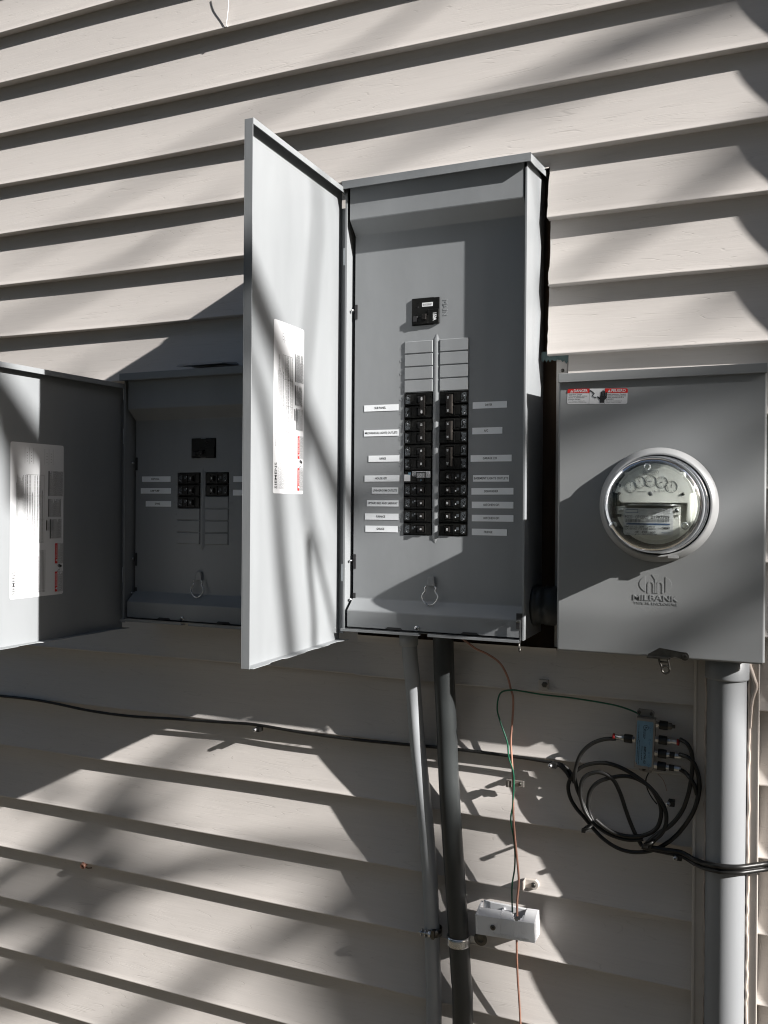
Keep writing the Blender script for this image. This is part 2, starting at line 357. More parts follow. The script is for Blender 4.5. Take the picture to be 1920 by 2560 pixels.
def door_sticker(name, parent, fu, nrm, W, H, seed):
    """white instruction sticker; u runs up the door, v from the hinge side to the free edge"""
    mb=MB(); k=[]; rc=.004
    for cx,cy,a0 in ((W-rc,H-rc,0),(rc,H-rc,90),(rc,rc,180),(W-rc,rc,270)):
        for j in range(4): a=math.radians(a0+30*j); k.append((cx+rc*math.cos(a),cy+rc*math.sin(a)))
    base=lambda u,v: fu(u,v,0.0004)
    mb.add([base(*q) for q in k],[tuple(range(len(k)))],'paper')
    f=lambda u,v: fu(u,v,0.0007); f2=lambda u,v: fu(u,v,0.0010)
    ex=(f(1,0)-f(0,0)); ey=(f(0,1)-f(0,0))
    mb.text('SIEMENS',.0105,f(.030,H-.009),ex,ey,'ink',width=.044,lift=0,bold=.012)
    mb.text('Indoor Load Centers',.0052,f(.098,H-.008),ex,ey,'greyink',width=.036,lift=0)
    lines(mb,.008,.045,H-.018,H-.016,.003,.0012,f,seed=seed)
    lines(mb,.008,.090,H*.36,H-.022,.0032,.0011,f,'greyink',seed=seed+1)
    lines(mb,.105,.235,H*.72,H-.014,.0026,.0010,f,'greyink',seed=seed+2)
    lines(mb,.105,.235,H*.40,H*.70,.0060,.0016,f,'greyink',seed=seed+3)
    for a in (.105,.150,.195,.236):
        mb.add([f(a,H*.38),f(a+.0005,H*.38),f(a+.0005,H*.71),f(a,H*.71)],[(0,1,2,3)],'greyink')
    for b in (.38,.46,.55,.63,.71):
        mb.add([f(.105,H*b),f(.236,H*b),f(.236,H*b+.0005),f(.105,H*b+.0005)],[(0,1,2,3)],'greyink')
    for (a,b,c,d) in ((.112,.150,.04,.27),(.155,.190,.06,.30),(.196,.245,.02,.30),(.128,.148,.20,.34)):
        mb.add([f(a,H*d-.0028),f(b,H*d-.0028),f(b,H*d),f(a,H*d)],[(0,1,2,3)],'ink')
        lines(mb,a,b,H*c,H*d-.004,.0022,.0010,f2,'greyink',seed=seed+int(a*999))
    for q in (.25,.62):
        for r_ in range(4):
            for s_ in range(2):
                c=f(.262+r_*.0055,H*(q+.08*s_))
                mb.lathe(c,nrm,[(.0008,0),(.0001,.00005)],'ink',8)
        for s_ in range(3):
            mb.add([f(.257,H*(q-.04+.08*s_)),f(.288,H*(q-.04+.08*s_)),f(.288,H*(q-.04+.08*s_)+.0004),f(.257,H*(q-.04+.08*s_)+.0004)],[(0,1,2,3)],'greyink')
    for a,word in ((.006,'DANGER'),(.062,'PELIGRO')):
        b=a+.040
        mb.add([f(a,.0150),f(b,.0150),f(b,.0215),f(a,.0215)],[(0,1,2,3)],'red')
        mb.text(word,.0050,f(a+.024,.0182),ex,ey,'paper',width=.026,lift=.0002)
        mb.add([f2(a+.004,.0160),f2(a+.009,.0160),f2(a+.0065,.0206)],[(0,1,2)],'paper')
        lines(mb,a+.001,b-.001,.0025,.0140,.0023,.0010,f,'greyink',seed=seed+int(a*500)+9)
        for (p,q,r_,s_) in ((a,b,.0016,.0020),(a,a+.0004,.0016,.0150),(b-.0004,b,.0016,.0150)):
            mb.add([f(p,r_),f(q,r_),f(q,s_),f(p,s_)],[(0,1,2,3)],'greyink')
    hand(mb,f,.0520,.0040,.0105)
    return mb.build(name,parent)

def breaker_mesh(mirror, poles, amp, gfi=False, dim=False):
    s=-1 if mirror else 1; H=.0243*poles; body=MB(); han=MB()
    def B(mb,x0,x1,y0,y1,z0,z1,m,ins=0):
        a,b=sorted((x0*s,x1*s))
        if ins: mb.plate(a,b,z0,z1,y1,y0,ins,m)
        else: mb.box(a,b,y0,y1,z0,z1,m)
    for p in range(poles):
        zc=(p-(poles-1)/2)*.0243
        B(body,-.0272,.0272,-.0020,.010,zc-.0112,zc+.0112,'black',.0006)
        B(body,-.0265,-.0140,-.0034,-.002,zc-.0095,zc+.0095,'black',.0005)     # printed pad
        B(body,-.0130,-.0030,-.0030,-.002,zc-.0070,zc+.0085,'black',.0005)
        # guard frame round the toggle
        B(body,-.0018,.0165,-.0050,-.002,zc+.0075,zc+.0092,'black',.0003)
        B(body,-.0018,.0165,-.0050,-.002,zc-.0092,zc-.0075,'black',.0003)
        B(body,-.0030,-.0018,-.0052,-.002,zc-.0092,zc+.0092,'black',.0003)
        if not poles==2: B(body,.0152,.0165,-.0046,-.002,zc-.0092,zc+.0092,'black',.0003)
        R=random.Random(int(zc*9999)+poles*7+mirror)
        fu=lambda u,v: Vector((u,-.0036,v))
        a,b=sorted((-.0258*s,-.0150*s))
        if not gfi:
            for c_ in range(6):
                uu=a+.0008+c_*.0016
                v=zc-.008
                while v<zc+.008:
                    l=R.uniform(.0008,.003)
                    if R.random()<.75: body.add([fu(uu,v),fu(uu+.0009,v),fu(uu+.0009,min(v+l,zc+.0085)),fu(uu,min(v+l,zc+.0085))],[(0,1,2,3)],'dimink')
                    v+=l+.0006
            body.lathe((( -.0205 if p else -.0215)*s,-.0036,zc+(.003 if p else -.005)),(0,-1,0),[(.0011,0),(.0001,.0001)],'paleink',10)
            if poles==1:
                body.lathe((-.0050*s,-.0031,zc+(.0035 if not mirror else -.002)),(0,-1,0),[(.0015,0),(.0013,.0002),(.0001,.0003)],'paleink',12)
                for c_ in range(3):
                    uu=(-.0075-.0016*c_)*s; body.add([Vector((uu,-.0031,zc-.001)),Vector((uu+.001,-.0031,zc-.001)),Vector((uu+.001,-.0031,zc+.004)),Vector((uu,-.0031,zc+.004))],[(0,1,2,3)],'dimink')
        else:
            body.rect(-.0270,-.0145,zc-.0080,zc+.0045,-.0037,'paper')
            body.rect(-.0110,.0255,zc+.0020,zc+.0105,-.0037,'paper')
            body.rect(-.0020,.0255,zc-.0010,zc+.0020,-.0037,'paper')
            body.rect(-.0185,-.0135,zc+.0040,zc+.0090,-.0040,'bluelabel')
            lines(body,-.0100,.0245,zc-.0005,zc+.0095,.0020,.0011,lambda u,v:Vector((u,-.0040,v)),'greyink',seed=4)
        hx=.0085
        if poles==1:
            hh=.0055 if not gfi else .0035
            zz=zc if not gfi else zc-.0060
            B(han,hx-.0038,hx+.0048,-.0115,-.002,zz-hh,zz+hh,'handle',.0009)
            if not gfi: han.text(amp,.0046,((hx+.0004)*s,-.0116,zz),(0,0,-1),(1,0,0),'whiteink',depth=.0002,lift=.0003,bold=.02)
            else: han.text(amp,.0042,((hx+.0004)*s,-.0116,zz),(0,0,-1),(1,0,0),'bluelabel',depth=.0002,lift=.0003)
            B(body,hx-.0098,hx-.0042,-.0026,-.002,zz-hh,zz+hh,'ink')
        else:
            B(body,hx-.0098,hx-.0042,-.0030,-.002,zc-.0055,zc+.0055,'ink')
            han.text(amp,.0046,((hx+.0006)*s,-.0126,zc),(0,0,-1),(1,0,0),'whiteink' if not mirror else 'paleink',depth=.0002,lift=.0003,bold=.02)
    if poles==2:
        B(han,hx-.0034,hx+.0046,-.0125,-.002,-.0180,.0180,'handle',.0008)
        if mirror: B(han,hx-.0072,hx-.0034,-.0110,-.002,-.0180,.0180,'bar',.0006)
        else: B(han,hx+.0046,hx+.0052,-.0118,-.002,-.0180,.0180,'handle',.0003)
    for mb_ in (body,han):
        for v in mb_.v:
            if v.y<0: v.y*=.68
    return body,han
_bp={}
def breaker(parent, x, z, yd, mirror, poles, amp, gfi=False, **pr):
    key=(mirror,poles,amp,gfi); loc=Vector((x,yd,z))-wloc(parent)
    if key in _bp:
        o=dup(_bp[key],parent,loc)
    else:
        b,h=breaker_mesh(mirror,poles,amp,gfi)
        o=b.build('breaker',None); o.parent=parent; o.location=loc
        hh=h.build('toggle',None); hh.parent=o; hh.location=(0,0,0)
        _bp[key]=o
    for k,v in pr.items(): o[k]=v
    return o

def panel(name, label, x0, x1, zt, zb, yf, yd, cols, ztop, zlow, colL, colR, main, mainz, door, rows_l, rows_r, blanks_l, blanks_r, ztopc, pitch, grp):
    """outdoor breaker panel. yf = front edge of the box, yd = dead-front plane"""
    big=(zt>.5)
    P=thing(name,((x0+x1)/2,0,zb),label,'electrical panel',grp)
    w=.0016
    # enclosure tray
    e=MB()
    e.box(x0,x0+w,yf,.012,zb,zt,'paint'); e.box(x1-w,x1,yf,.012,zb,zt,'paint')
    e.box(x0+w,x1-w,yf+.006,.012,zb,zb+w,'paint'); e.box(x0,x1,.012,.0135,zb,zt,'paint')
    e.box(x0-.0005,x0+.0040,yf-.0014,yf,zb,zt-.02,'paint')          # rolled edges
    e.box(x1-.0032,x1+.0006,yf-.0014,yf,zb,zt-.02,'paint')
    # drip tray lip along the bottom with two gaps
    L=x1-x0
    for a,b in ((0,.45),(.50,.985)):
        e.box(x0+L*a,x0+L*b,yf-.010,yf+.004,zb-.0030,zb-.0012,'paint')
        e.box(x0+L*a,x0+L*b,yf-.0115,yf-.010,zb-.0030,zb+.0022,'paint')
    e.build('enclosure',P,bevel=.0005)
    # sloping roof cap with a folded lip
    r=MB(); ov=.009; lip=.0155; yl=yf-.0125
    pr=[(yl,zt),(yl,zt-lip),(yl+.0016,zt-lip),(yl+.0016,zt-.0022),(.010,zt+.0150),(.010,zt+.0172)]
    r.profx(pr,x0-ov+.005,x1+ov,'paint')
    for xx in (x0-ov+.005,x1+ov-.0015):
        r.ext([(yl,zt),(yl,zt-lip),(yl+.03,zt-lip+.002),(.010,zt+.002),(.010,zt+.0172)],(xx,0,0),Y_,Z_,X_*.0015,'paint')
    r.build('roof_cap',P,bevel=.0006)
    m=MB(); m.plate(x0+L*.55,x0+L*.86,0,1,0,0,0,'paint') if False else None
    hp=MB(); za=zt+.0085
    if not big: za+=.0095; fA,fB=.33,.66
    else: fA,fB=.46,.80
    hp.hexa([(x0+L*fA,-.095,za-.004),(x0+L*fB,-.095,za-.004),(x0+L*fB,-.03,za+.004),(x0+L*fA,-.03,za+.004),(x0+L*fA+.004,-.090,za+.0005),(x0+L*fB-.004,-.090,za+.0005),(x0+L*fB-.004,-.034,za+.0085),(x0+L*fA+.004,-.034,za+.0085)],'paint')
    hp.build('hub_plate',P,bevel=.0006)
    # dead front
    xl,xr=x0+.009,x1-.006; d=MB()
    yu=yd-.0262; z1=zt-.004; z2=ztop; z3=ztop-.022; z4=zlow; z5=zlow-.020; z6=zb+.005
    yb=yd-.026
    def strip(prof,xa,xb,m='paint'):
        vs=[];fs=[]
        for y,z in prof: vs+=[(xa,y,z),(xb,y,z)]
        for i in range(len(prof)-1): fs.append((2*i+2,2*i+3,2*i+1,2*i))
        d.add(vs,fs,m)
    top=[(yu,z1),(yu,z2+.002),(yu+.0006,z2),(yd-.0006,z3),(yd,z3-.002)]
    bot=[(yd,z4+.002),(yd-.0006,z4),(yb+.0008,z5),(yb,z5-.002),(yb,z6)]
    strip(top,xl,xr); strip(bot,xl+.0,xr)
    # flat part with real openings
    hl=(colL[0],colL[1]); hr=(colR[0],colR[1])
    def flat(xa,xb,za_,zb_):
        if xb>xa and zb_>za_: d.quad((xa,yd,za_),(xb,yd,za_),(xb,yd,zb_),(xa,yd,zb_),'paint')
    lo=ztopc-pitch*rows_l; ro=ztopc-pitch*rows_r
    za_,zb_=z4+.002,z3-.002
    flat(xl,hl[0],za_,zb_); flat(hl[1],hr[0],za_,zb_); flat(hr[1],xr,za_,zb_)
    flat(hl[0],hl[1],za_,lo); flat(hr[0],hr[1],za_,ro)
    mx0,mx1=main[0],main[1]
    for h_ in (hl,hr):
        a,b=max(h_[0],mx0),min(h_[1],mx1)
        flat(h_[0],a,ztopc,zb_); flat(b,h_[1],ztopc,zb_); flat(a,b,ztopc,mainz[0]); flat(a,b,mainz[1],zb_)
    # side returns of the dead front
    for xx in (xl,xr):
        pr=top+bot
        vs=[(xx,y,z) for y,z in pr]+[(xx,y+.006,z) for y,z in pr]; k=len(pr)
        d.add(vs,[(i,i+1,k+i+1,k+i) for i in range(k-1)],'paint')
    # opening edges
    for h_,bo in ((hl,lo),(hr,ro)):
        d.quad((h_[0],yd,bo),(h_[0],yd+.004,bo),(h_[0],yd+.004,ztopc),(h_[0],yd,ztopc),'paint')
        d.quad((h_[1],yd,bo),(h_[1],yd+.004,bo),(h_[1],yd+.004,ztopc),(h_[1],yd,ztopc),'paint')
    # rib between the two rows, pressed out of the sheet
    nb=max(blanks_l,blanks_r) if True else 0
    ribt=(ztopc+pitch*(4 if big else 0))+.010; ribb=(ztopc-pitch*max(rows_l,6 if not big else rows_l))-.014
    xm=(hl[1]+hr[0])/2
    rb=[(hl[1]+.0008,0),(xm-.0022,-.0017),(xm+.0006,-.0017),(hr[0]-.0008,0)]
    vs=[]
    for z in (ribb,ribb+.01,ribt-.01,ribt):
        q=0 if z in (ribb,ribt) else 1
        for x,y in rb: vs.append((xm+(x-xm)*(.25 if not q else 1),yd-.0002+y*q,z))
    d.add(vs,[(i*4+j,i*4+j+1,(i+1)*4+j+1,(i+1)*4+j) for i in range(3) for j in range(3)],'paint')
    # embossed circuit numbers
    tot=15 if big else 6; top0=ztopc+(pitch*4 if big else 0)
    for i in range(tot):
        z=top0-pitch*(i+.5)
        d.text(str(2*i+1),.0095,(hl[0]-.0065,yd,z),(0,0,-1),(1,0,0),'paint',depth=.0005,lift=0.)
        d.text(str(2*i+2),.0095,(hr[1]+.0065,yd,z),(0,0,-1),(1,0,0),'paint',depth=.0005,lift=0.)
    if big:
        d.text('MAIN',.0125,(mx1+.0095,yd,(mainz[0]+mainz[1])/2+.004),(0,0,-1),(1,0,0),'paint',depth=.0005,lift=0.)
        d.text('532050',.0105,(x1-.051,yb,zb+.0265),(1,0,0),(0,0,1),'paint',depth=.0006,lift=0.,width=.040)
    # pressed half-knockouts along the bottom edge
    df=d.build('dead_front',P)
    for a in (.30,.72):
        m=MB(); m.ext([(-.018,0),(.018,0),(.013,.0042),(-.013,.0042)],(x0+L*a,yb-.0003,z6-.0005),X_,Z_,Y_*-.0004,'ink'); m.build('drain_slot',P)
    m=MB(); m.screw((x0+L*.43,yb,zb+.0095),.0052,'zinc'); m.build('screw',P)
    for zz in (zt-.24 if big else zt-.19, zb+.055+.075, zb+.055):
        m=MB(); m.box(xl-.0005,xl+.0052,yd-.0008,yd-.0002,zz-.016,zz+.012,'ink'); m.screw((xl-.0022,yd-.004,zz),.0024,'zinc',(0,-1,0),.006); m.build('tab_screw',P)
    # dark back of the breaker bays
    m=MB(); m.box(hl[0]-.004,hr[1]+.004,yd+.011,yd+.014,ro-.03 if ro<lo else lo-.03,mainz[1]+.01,'ink'); m.build('bay_back',P)
    # pull ring on its folded tab
    rx=xm-.006; rz=z4+.030
    m=MB(); m.ext([(-.0058,.012),(.0058,.012),(.0078,-.006),(-.0078,-.006)],(rx,yd,rz+.006),X_,Z_,Y_*-.0065,'paint'); m.build('pull_tab',P,bevel=.0012)
    pts=[(-.0082,.0000),(-.0108,-.0030),(-.0100,-.0090),(-.0148,-.0160),(-.0148,-.0230),(-.0085,-.0320),(0,-.0350),(.0085,-.0320),(.0148,-.0230),(.0148,-.0160),(.0100,-.0090),(.0112,-.0030),(.0082,.0000)]
    m=MB(); m.tube([(rx+a,yd-.008-.004*(-b/.035),rz+b) for a,b in pts],.00125,'zinc',8,4); m.build('pull_ring',P)
    # blank fillers
    def blanks(h_,za0,k,nm='blank_cover'):
        for i in range(k):
            z1_=za0-pitch*i; m=MB(); m.plate(h_[0]+.0004,h_[1]-.0004,z1_-pitch+.0008,z1_-.0004,yd-.0001,yd-.0022,.0011,'paint'); m.build(nm,P)
    if big: blanks(hl,ztopc+pitch*4,4); blanks(hr,ztopc+pitch*4,4)
    else: blanks(hl,lo,3); blanks(hr,ro,4)
    # small rivet marks
    return P,yb

# --- tall panel
P1,yb1=panel('electrical_panel','tall grey breaker panel with rows of black breakers, its door standing open',
    -.7345,-.3815,.6200,-.2330,-.122,-.096,None,.547,-.176,(-.6215,-.5640),(-.5510,-.4945),(-.6075,-.5510),(.342,.3935),None,
    11,11,4,4,.2163,.02437,'open grey electrical panels on the siding')
ZT=.2163; PT=.02437; YD=-.096
def slot(k): return ZT-PT*(k+.5)
XL,XR=-.59275,-.52275
for k,amp in ((0,'100'),(2,'15'),(4,'40')): breaker(P1,XL,ZT-PT*(k+1),YD,False,2,amp)
breaker(P1,XL,slot(6),YD,False,1,'15',gfi=True,label='breaker with white and blue test labels')
for k in (7,8,9,10): breaker(P1,XL,slot(k),YD,False,1,'15')
for k,amp in ((0,'30'),(2,'30'),(4,'50')): breaker(P1,XR,ZT-PT*(k+1),YD,True,2,amp)
for k,amp in ((6,'15'),(7,'20'),(8,'20'),(9,'20'),(10,'20')): breaker(P1,XR,slot(k),YD,True,1,amp)
def main_breaker(P,x0,x1,z0,z1,yd,amp):
    m=MB(); w=x1-x0; h=z1-z0
    m.plate(x0+.0006,x1-.0006,z0+.0006,z1-.0006,yd+.008,yd-.0055,.0008,'black')
    m.plate(x0+w*.60,x1-.0015,z0+.0015,z0+h*.55,yd-.005,yd-.0085,.0006,'black')
    m.plate(x0+w*.08,x0+w*.62,z0+.0015,z0+h*.34,yd-.005,yd-.0100,.0008,'black')
    m.plate(x0+w*.08,x0+w*.24,z0+h*.12,z0+h*.33,yd-.009,yd-.0125,.0006,'ink')
    if amp:
        m.text(amp,.0095,(x1-w*.17,yd-.0085,z0+h*.28),(0,0,-1),(1,0,0),'whiteink',lift=.0003,bold=.03,width=.0145)
        m.plate(x0+w*.38,x0+w*.76,z0+h*.66,z0+h*.81,yd-.0055,yd-.0060,.0001,'paper')
        m.text('A10221S',.0050,(x0+w*.57,yd-.0060,z0+h*.735),(-1,0,0),(0,0,-1),'ink',lift=.0003,width=.017)
        m.lathe((x0+w*.25,yd-.0056,z0+h*.66),(0,-1,0),[(.0016,0),(.0001,.0002)],'ink',12)
    for v in m.v:
        if v.y<yd: v.y=yd+(v.y-yd)*.55
    b=m.build('main_breaker',P,bevel=.0004)
    t=MB(); t.plate(x0+w*.40,x0+w*.56,z0+h*.16,z0+h*.40,yd-.004,yd-.0095,.0012,'handle'); t.build('toggle',b,bevel=.0005)
main_breaker(P1,-.6075,-.5510,.342,.3935,YD,'150A')
LBL=[('SUB PANEL',-.7046,-.6330,.1844,.1966),('MECHANICAL LIGHTS OUTLETS',-.7046,-.6327,.1364,.1488),('RANGE',-.6946,-.6308,.0877,.0993),
('HOUSE GFI',-.7027,-.6303,.0498,.0614),('LIVINGROOM OUTLETS',-.6873,-.6324,.0265,.0383),('UPTAIRS BED AND SAIRWAY',-.6974,-.6316,.0019,.0141),
('FURNACE',-.7012,-.6314,-.0237,-.0113),('GARAGE',-.7002,-.6329,-.0475,-.0345),('DRYER',-.4864,-.4220,.1822,.1936),('A/C',-.4868,-.4301,.1350,.1473),
('GARAGE 220',-.4896,-.4126,.0853,.0965),('BASEMENT LIGHTS OUTLETS',-.4847,-.4171,.0489,.0599),('DISHWASHER',-.4876,-.4087,.0250,.0368),
('KITCHEN GFI',-.4866,-.4085,0.,.0119),('KITCHEN GFI',-.4864,-.4083,-.0243,-.0118),('FRIDGE',-.4862,-.4201,-.0492,-.0378)]
TW={'MECHANICAL LIGHTS OUTLETS':.94,'LIVINGROOM OUTLETS':.91,'UPTAIRS BED AND SAIRWAY':.93,'BASEMENT LIGHTS OUTLETS':.95}
def tapes(P,L,yd):
    for i,(s_,a,b,c,d_) in enumerate(L):
        m=MB(); tl=random.Random(i+3).uniform(-.004,.004); cx=(a+b)/2; cz=(c+d_)/2; hw=(b-a)/2; hh=.0060
        ex=Vector((1,0,tl)).normalized(); ez=Vector((-tl,0,1)).normalized(); o=Vector((cx,yd-.0004,cz))
        m.ext([(-hw,-hh),(hw,-hh),(hw,hh),(-hw,hh)],o,ex,ez,Y_*-.0003,'tape')
        if s_:
            wd=TW[s_]*(b-a) if s_ in TW else len(s_)*.00265
            sh=0 if len(s_)>1 else hw*.45
            m.text(s_,.0058,o+Vector((sh-(.002 if len(s_)<12 and len(s_)>1 else 0),-.0003,0)),ex,ez,'ink',lift=.0002,width=wd,bold=.012)
        m.build('label_strip',P)
tapes(P1,LBL,YD)

# door of the tall panel: a shallow pan standing square to the wall
def door(P, hx, y0, y1, z0, z1, hinges, ang, sticker, seed):
    """y0 hinge edge, y1 free edge; ang tilts the leaf away from square"""
    ca,sa=math.cos(ang),math.sin(ang)
    def W(x,y,z):   # local: x across thickness, y along leaf from hinge (negative = outwards)
        return Vector((hx+x*ca+y*sa, y0+y*ca-x*sa, z))
    Ln=y1-y0; d=MB(); f=.0145; th=.0012
    def bx(x0_,x1_,ya,yb_,za,zb_,m='paint'):
        d.hexa([W(x0_,ya,za),W(x1_,ya,za),W(x1_,yb_,za),W(x0_,yb_,za),W(x0_,ya,zb_),W(x1_,ya,zb_),W(x1_,yb_,zb_),W(x0_,yb_,zb_)],m)
    bx(-th,0,Ln,0,z0,z1)                                  # skin
    bx(0,f,Ln,Ln+th,z0,z1)                                # free-edge flange
    bx(0,f,Ln+th,0.012,z1-th,z1)                          # top flange
    bx(f-.0002,f+.0009,Ln,0.012,z1-.010,z1+.0003)         # folded lip of the top flange
    bx(0,.0105,-.003,-.0018,z0+.012,z1-.032)              # hinge flange
    R=random.Random(seed)                                 # bottom flange with torn-looking notches
    pr=[(0,Ln),(.019,Ln+.004)]; yy=Ln+.01
    steps=[(.16,.019),(.19,.014),(.30,.0135),(.33,.0185),(.50,.0185),(.54,.0150),(.62,.0145),(.66,.0175),(.78,.0175),(.82,.0140),(.90,.0140),(.94,.020),(1.0,.021)]
    for t_,wd in steps: pr.append((wd,Ln*(1-t_)))
    pr.append((0,0))
    k=len(pr); d.add([W(a,b,z0) for a,b in pr]+[W(a,b,z0+th) for a,b in pr],[tuple(range(k)),tuple(range(2*k-1,k-1,-1))]+[(i,k+i,k+(i+1)%k,(i+1)%k) for i in range(k)],'paint')
    D=d.build('door',P,bevel=.0006)
    for hz in hinges:
        h=MB(); a=W(.0075,-.0030,hz); h.box(a.x,a.x+.0085,a.y-.0060,a.y-.0042,hz-.0165,hz+.0165,'hinge'); h.build('hinge',P,bevel=.0004)
        for dz in (-.008,.008):
            q=MB(); q.lathe(W(.0055,-.003,hz+dz),(0,-1,0),[(.0024,0),(.0022,.0008),(.0012,.001),(.0001,.0004)],'paint',12); q.build('rivet',D)
    ys,zs,Wd,Hd=sticker
    # u up, v towards the free edge
    fu=lambda u,v,l: W(l, (ys-y0)-v if True else 0, zs+u)
    door_sticker('sticker',D,fu,W(1,0,0)-W(0,0,0),Wd,Hd,seed)
    return D
D1=door(P1,-.7500,-.107,-.4560,-.2560,.6090,(.482,-.126),0.,(-.2580,.0225,.292,.1055),11)
# latch, lower right corner of the tall panel
m=MB(); m.box(-.3945,-.3835,-.1245,-.1215,-.2120,-.1850,'ink'); m.box(-.3930,-.3860,-.130,-.1245,-.2000,-.1965,'zinc')
m.box(-.3862,-.3850,-.133,-.128,-.2440,-.1960,'zinc'); m.tube([(-.3856,-.1345+.0045*math.cos(a),-.243+.0075*math.sin(a)) for a in [i*.5236 for i in range(13)]],.0011,'steel',8,2)
m.build('latch',P1,bevel=.0003)

# --- small panel
P2,yb2=panel('electrical_panel','short shaded grey breaker panel with few breakers, left of the tall open door',
    -1.2630,-.9100,.2830,-.2450,-.118,-.090,None,.207,-.186,(-1.1435,-1.0850),(-1.0730,-1.0145),(-1.1080,-1.0470),(.101,.143),None,
    3,2,3,4,.0712,.0254,'open grey electrical panels on the siding')
for k in (0,1,2): breaker(P2,-1.11425,.0712-.0254*(k+.5),-.090,False,1,'15')
for k in (0,1): breaker(P2,-1.04375,.0712-.0254*(k+.5),-.090,True,1,'20')
main_breaker(P2,-1.1080,-1.0470,.101,.143,-.090,None)
tapes(P2,[('DISPOSAL',-1.2367,-1.1615,.0515,.0636),('SUMP PUMP',-1.2399,-1.1603,.0261,.0384),('SPARE',-1.2265,-1.1598,-.0017,.0103),
          ('L',-1.0037,-.9371,.0507,.0624),('b',-1.0045,-.9368,.0226,.0343)],-.090)
D2=door(P2,-1.2780,-.103,-.4560,-.2660,.2620,(.150,-.150),math.radians(3.0),(-.272,-.1780,.297,.1300),37)

# ------------------------------------------------------------------ meter socket box
B=thing('meter_box',(-.157,0,-.24),'grey steel meter box with a red and white danger sticker and embossed logo','meter box')
bx0,bx1,bt,bb,byf=-.3200,.0045,.2330,-.2420,-.122
m=MB()
m.box(bx0+.001,bx1-.0025,byf+.002,.0,bb+.004,bt-.004,'paint_rough'); m.build('enclosure',B,bevel=.003)
m=MB()
# cover sheet with a round opening
cx,cz,ro=-.1565,.0075,.0885; seg=64; sq=[]
X0,X1,Z0,Z1=bx0,bx1,bb,bt-.0150
for j in range(seg):
    a=2*math.pi*j/seg; c_,s_=math.cos(a),math.sin(a)
    tx=((X1-cx) if c_>0 else (cx-X0))/max(abs(c_),1e-6); tz=((Z1-cz) if s_>0 else (cz-Z0))/max(abs(s_),1e-6); t_=min(tx,tz)
    sq.append((cx+c_*t_,cz+s_*t_))
inn=[(cx+ro*math.cos(2*math.pi*j/seg),cz+ro*math.sin(2*math.pi*j/seg)) for j in range(seg)]
m.add([(x,byf,z) for x,z in inn]+[(x,byf,z) for x,z in sq],[(j,(j+1)%seg,seg+(j+1)%seg,seg+j) for j in range(seg)],'paint_rough')
cors=[(X0,Z0),(X1,Z0),(X1,Z1),(X0,Z1)]
for (qx,qz) in cors:   # fill the four corners
    best=sorted(range(seg),key=lambda j:(sq[j][0]-qx)**2+(sq[j][1]-qz)**2)
    j=min(range(seg),key=lambda j:(sq[j][0]-qx)**2+(sq[j][1]-qz)**2+(sq[(j+1)%seg][0]-qx)**2+(sq[(j+1)%seg][1]-qz)**2)
    m.add([(sq[j][0],byf,sq[j][1]),(qx,byf,qz),(sq[(j+1)%seg][0],byf,sq[(j+1)%seg][1])],[(0,1,2)],'paint_rough')
# rounded side and bottom returns
def ret(fx, along, a0, a1):
    pr=[(0,0)]+[(.0035*(math.sin(q)),.0035*(1-math.cos(q))) for q in [i*math.pi/10 for i in range(1,6)]]+[(.0035,.022)]
    vs=[]
    for o_,dpt in pr:
        for e_ in (a0,a1): vs.append(fx(o_,dpt,e_))
    m.add(vs,[(2*i,2*i+1,2*i+3,2*i+2) for i in range(len(pr)-1)],'paint_rough',True)
ret(lambda o_,d_,e: (X1-.0000+o_,byf+d_,e),'z',Z0,Z1); ret(lambda o_,d_,e:(X0-o_,byf+d_,e),'z',Z0,Z1); ret(lambda o_,d_,e:(e,byf+d_,Z0-o_),'x',X0,X1)
cov=m.build('cover',B)
# embossed emblem and lettering
e=MB(); ex,ez=X_,Z_
def emb(pts,d_=.0007): e.ext(pts,(-.1594,byf+.0002,-.1243),X_,Z_,Y_*-d_,'paint_rough')
def arc(cx_,cz_,rx_,rz_,a0,a1,k=10): return [(cx_+rx_*math.cos(math.radians(a0+(a1-a0)*i/k)),cz_+rz_*math.sin(math.radians(a0+(a1-a0)*i/k))) for i in range(k+1)]
for s_ in (1,-1):
    o_=arc(0,0,.0258,.0165,-52,52); 
    emb([(s_*a,b) for a,b in (o_ if s_>0 else o_[::-1])])
    # arches beside the stem
    outer=arc(.0072,-.001,.0056,.0062,0,180); inner=arc(.0072,-.001,.0030,.0036,180,0)
    pts=[(.0128,-.0148)]+outer+[(.0016,-.0148),(.0042,-.0148)]+inner+[(.0102,-.0148)]
    emb([(s_*a,b) for a,b in (pts if s_>0 else pts[::-1])])
emb([(-.0009,-.0148),(.0009,-.0148),(.0009,.0080),(.0056,.0150),(.0056,.0164),(-.0056,.0164),(-.0056,.0150),(-.0009,.0080)])
e.text('MILBANK',.0135,(-.1598,byf,-.1475),X_,Z_,'paint_rough',depth=.0007,lift=0,width=.0715,bold=.004)
e.text('TYPE 3R ENCLOSURE',.0060,(-.1590,byf,-.1568),X_,Z_,'paint_rough',depth=.00045,lift=0,width=.070,bold=.0)
e.build('emblem',cov)
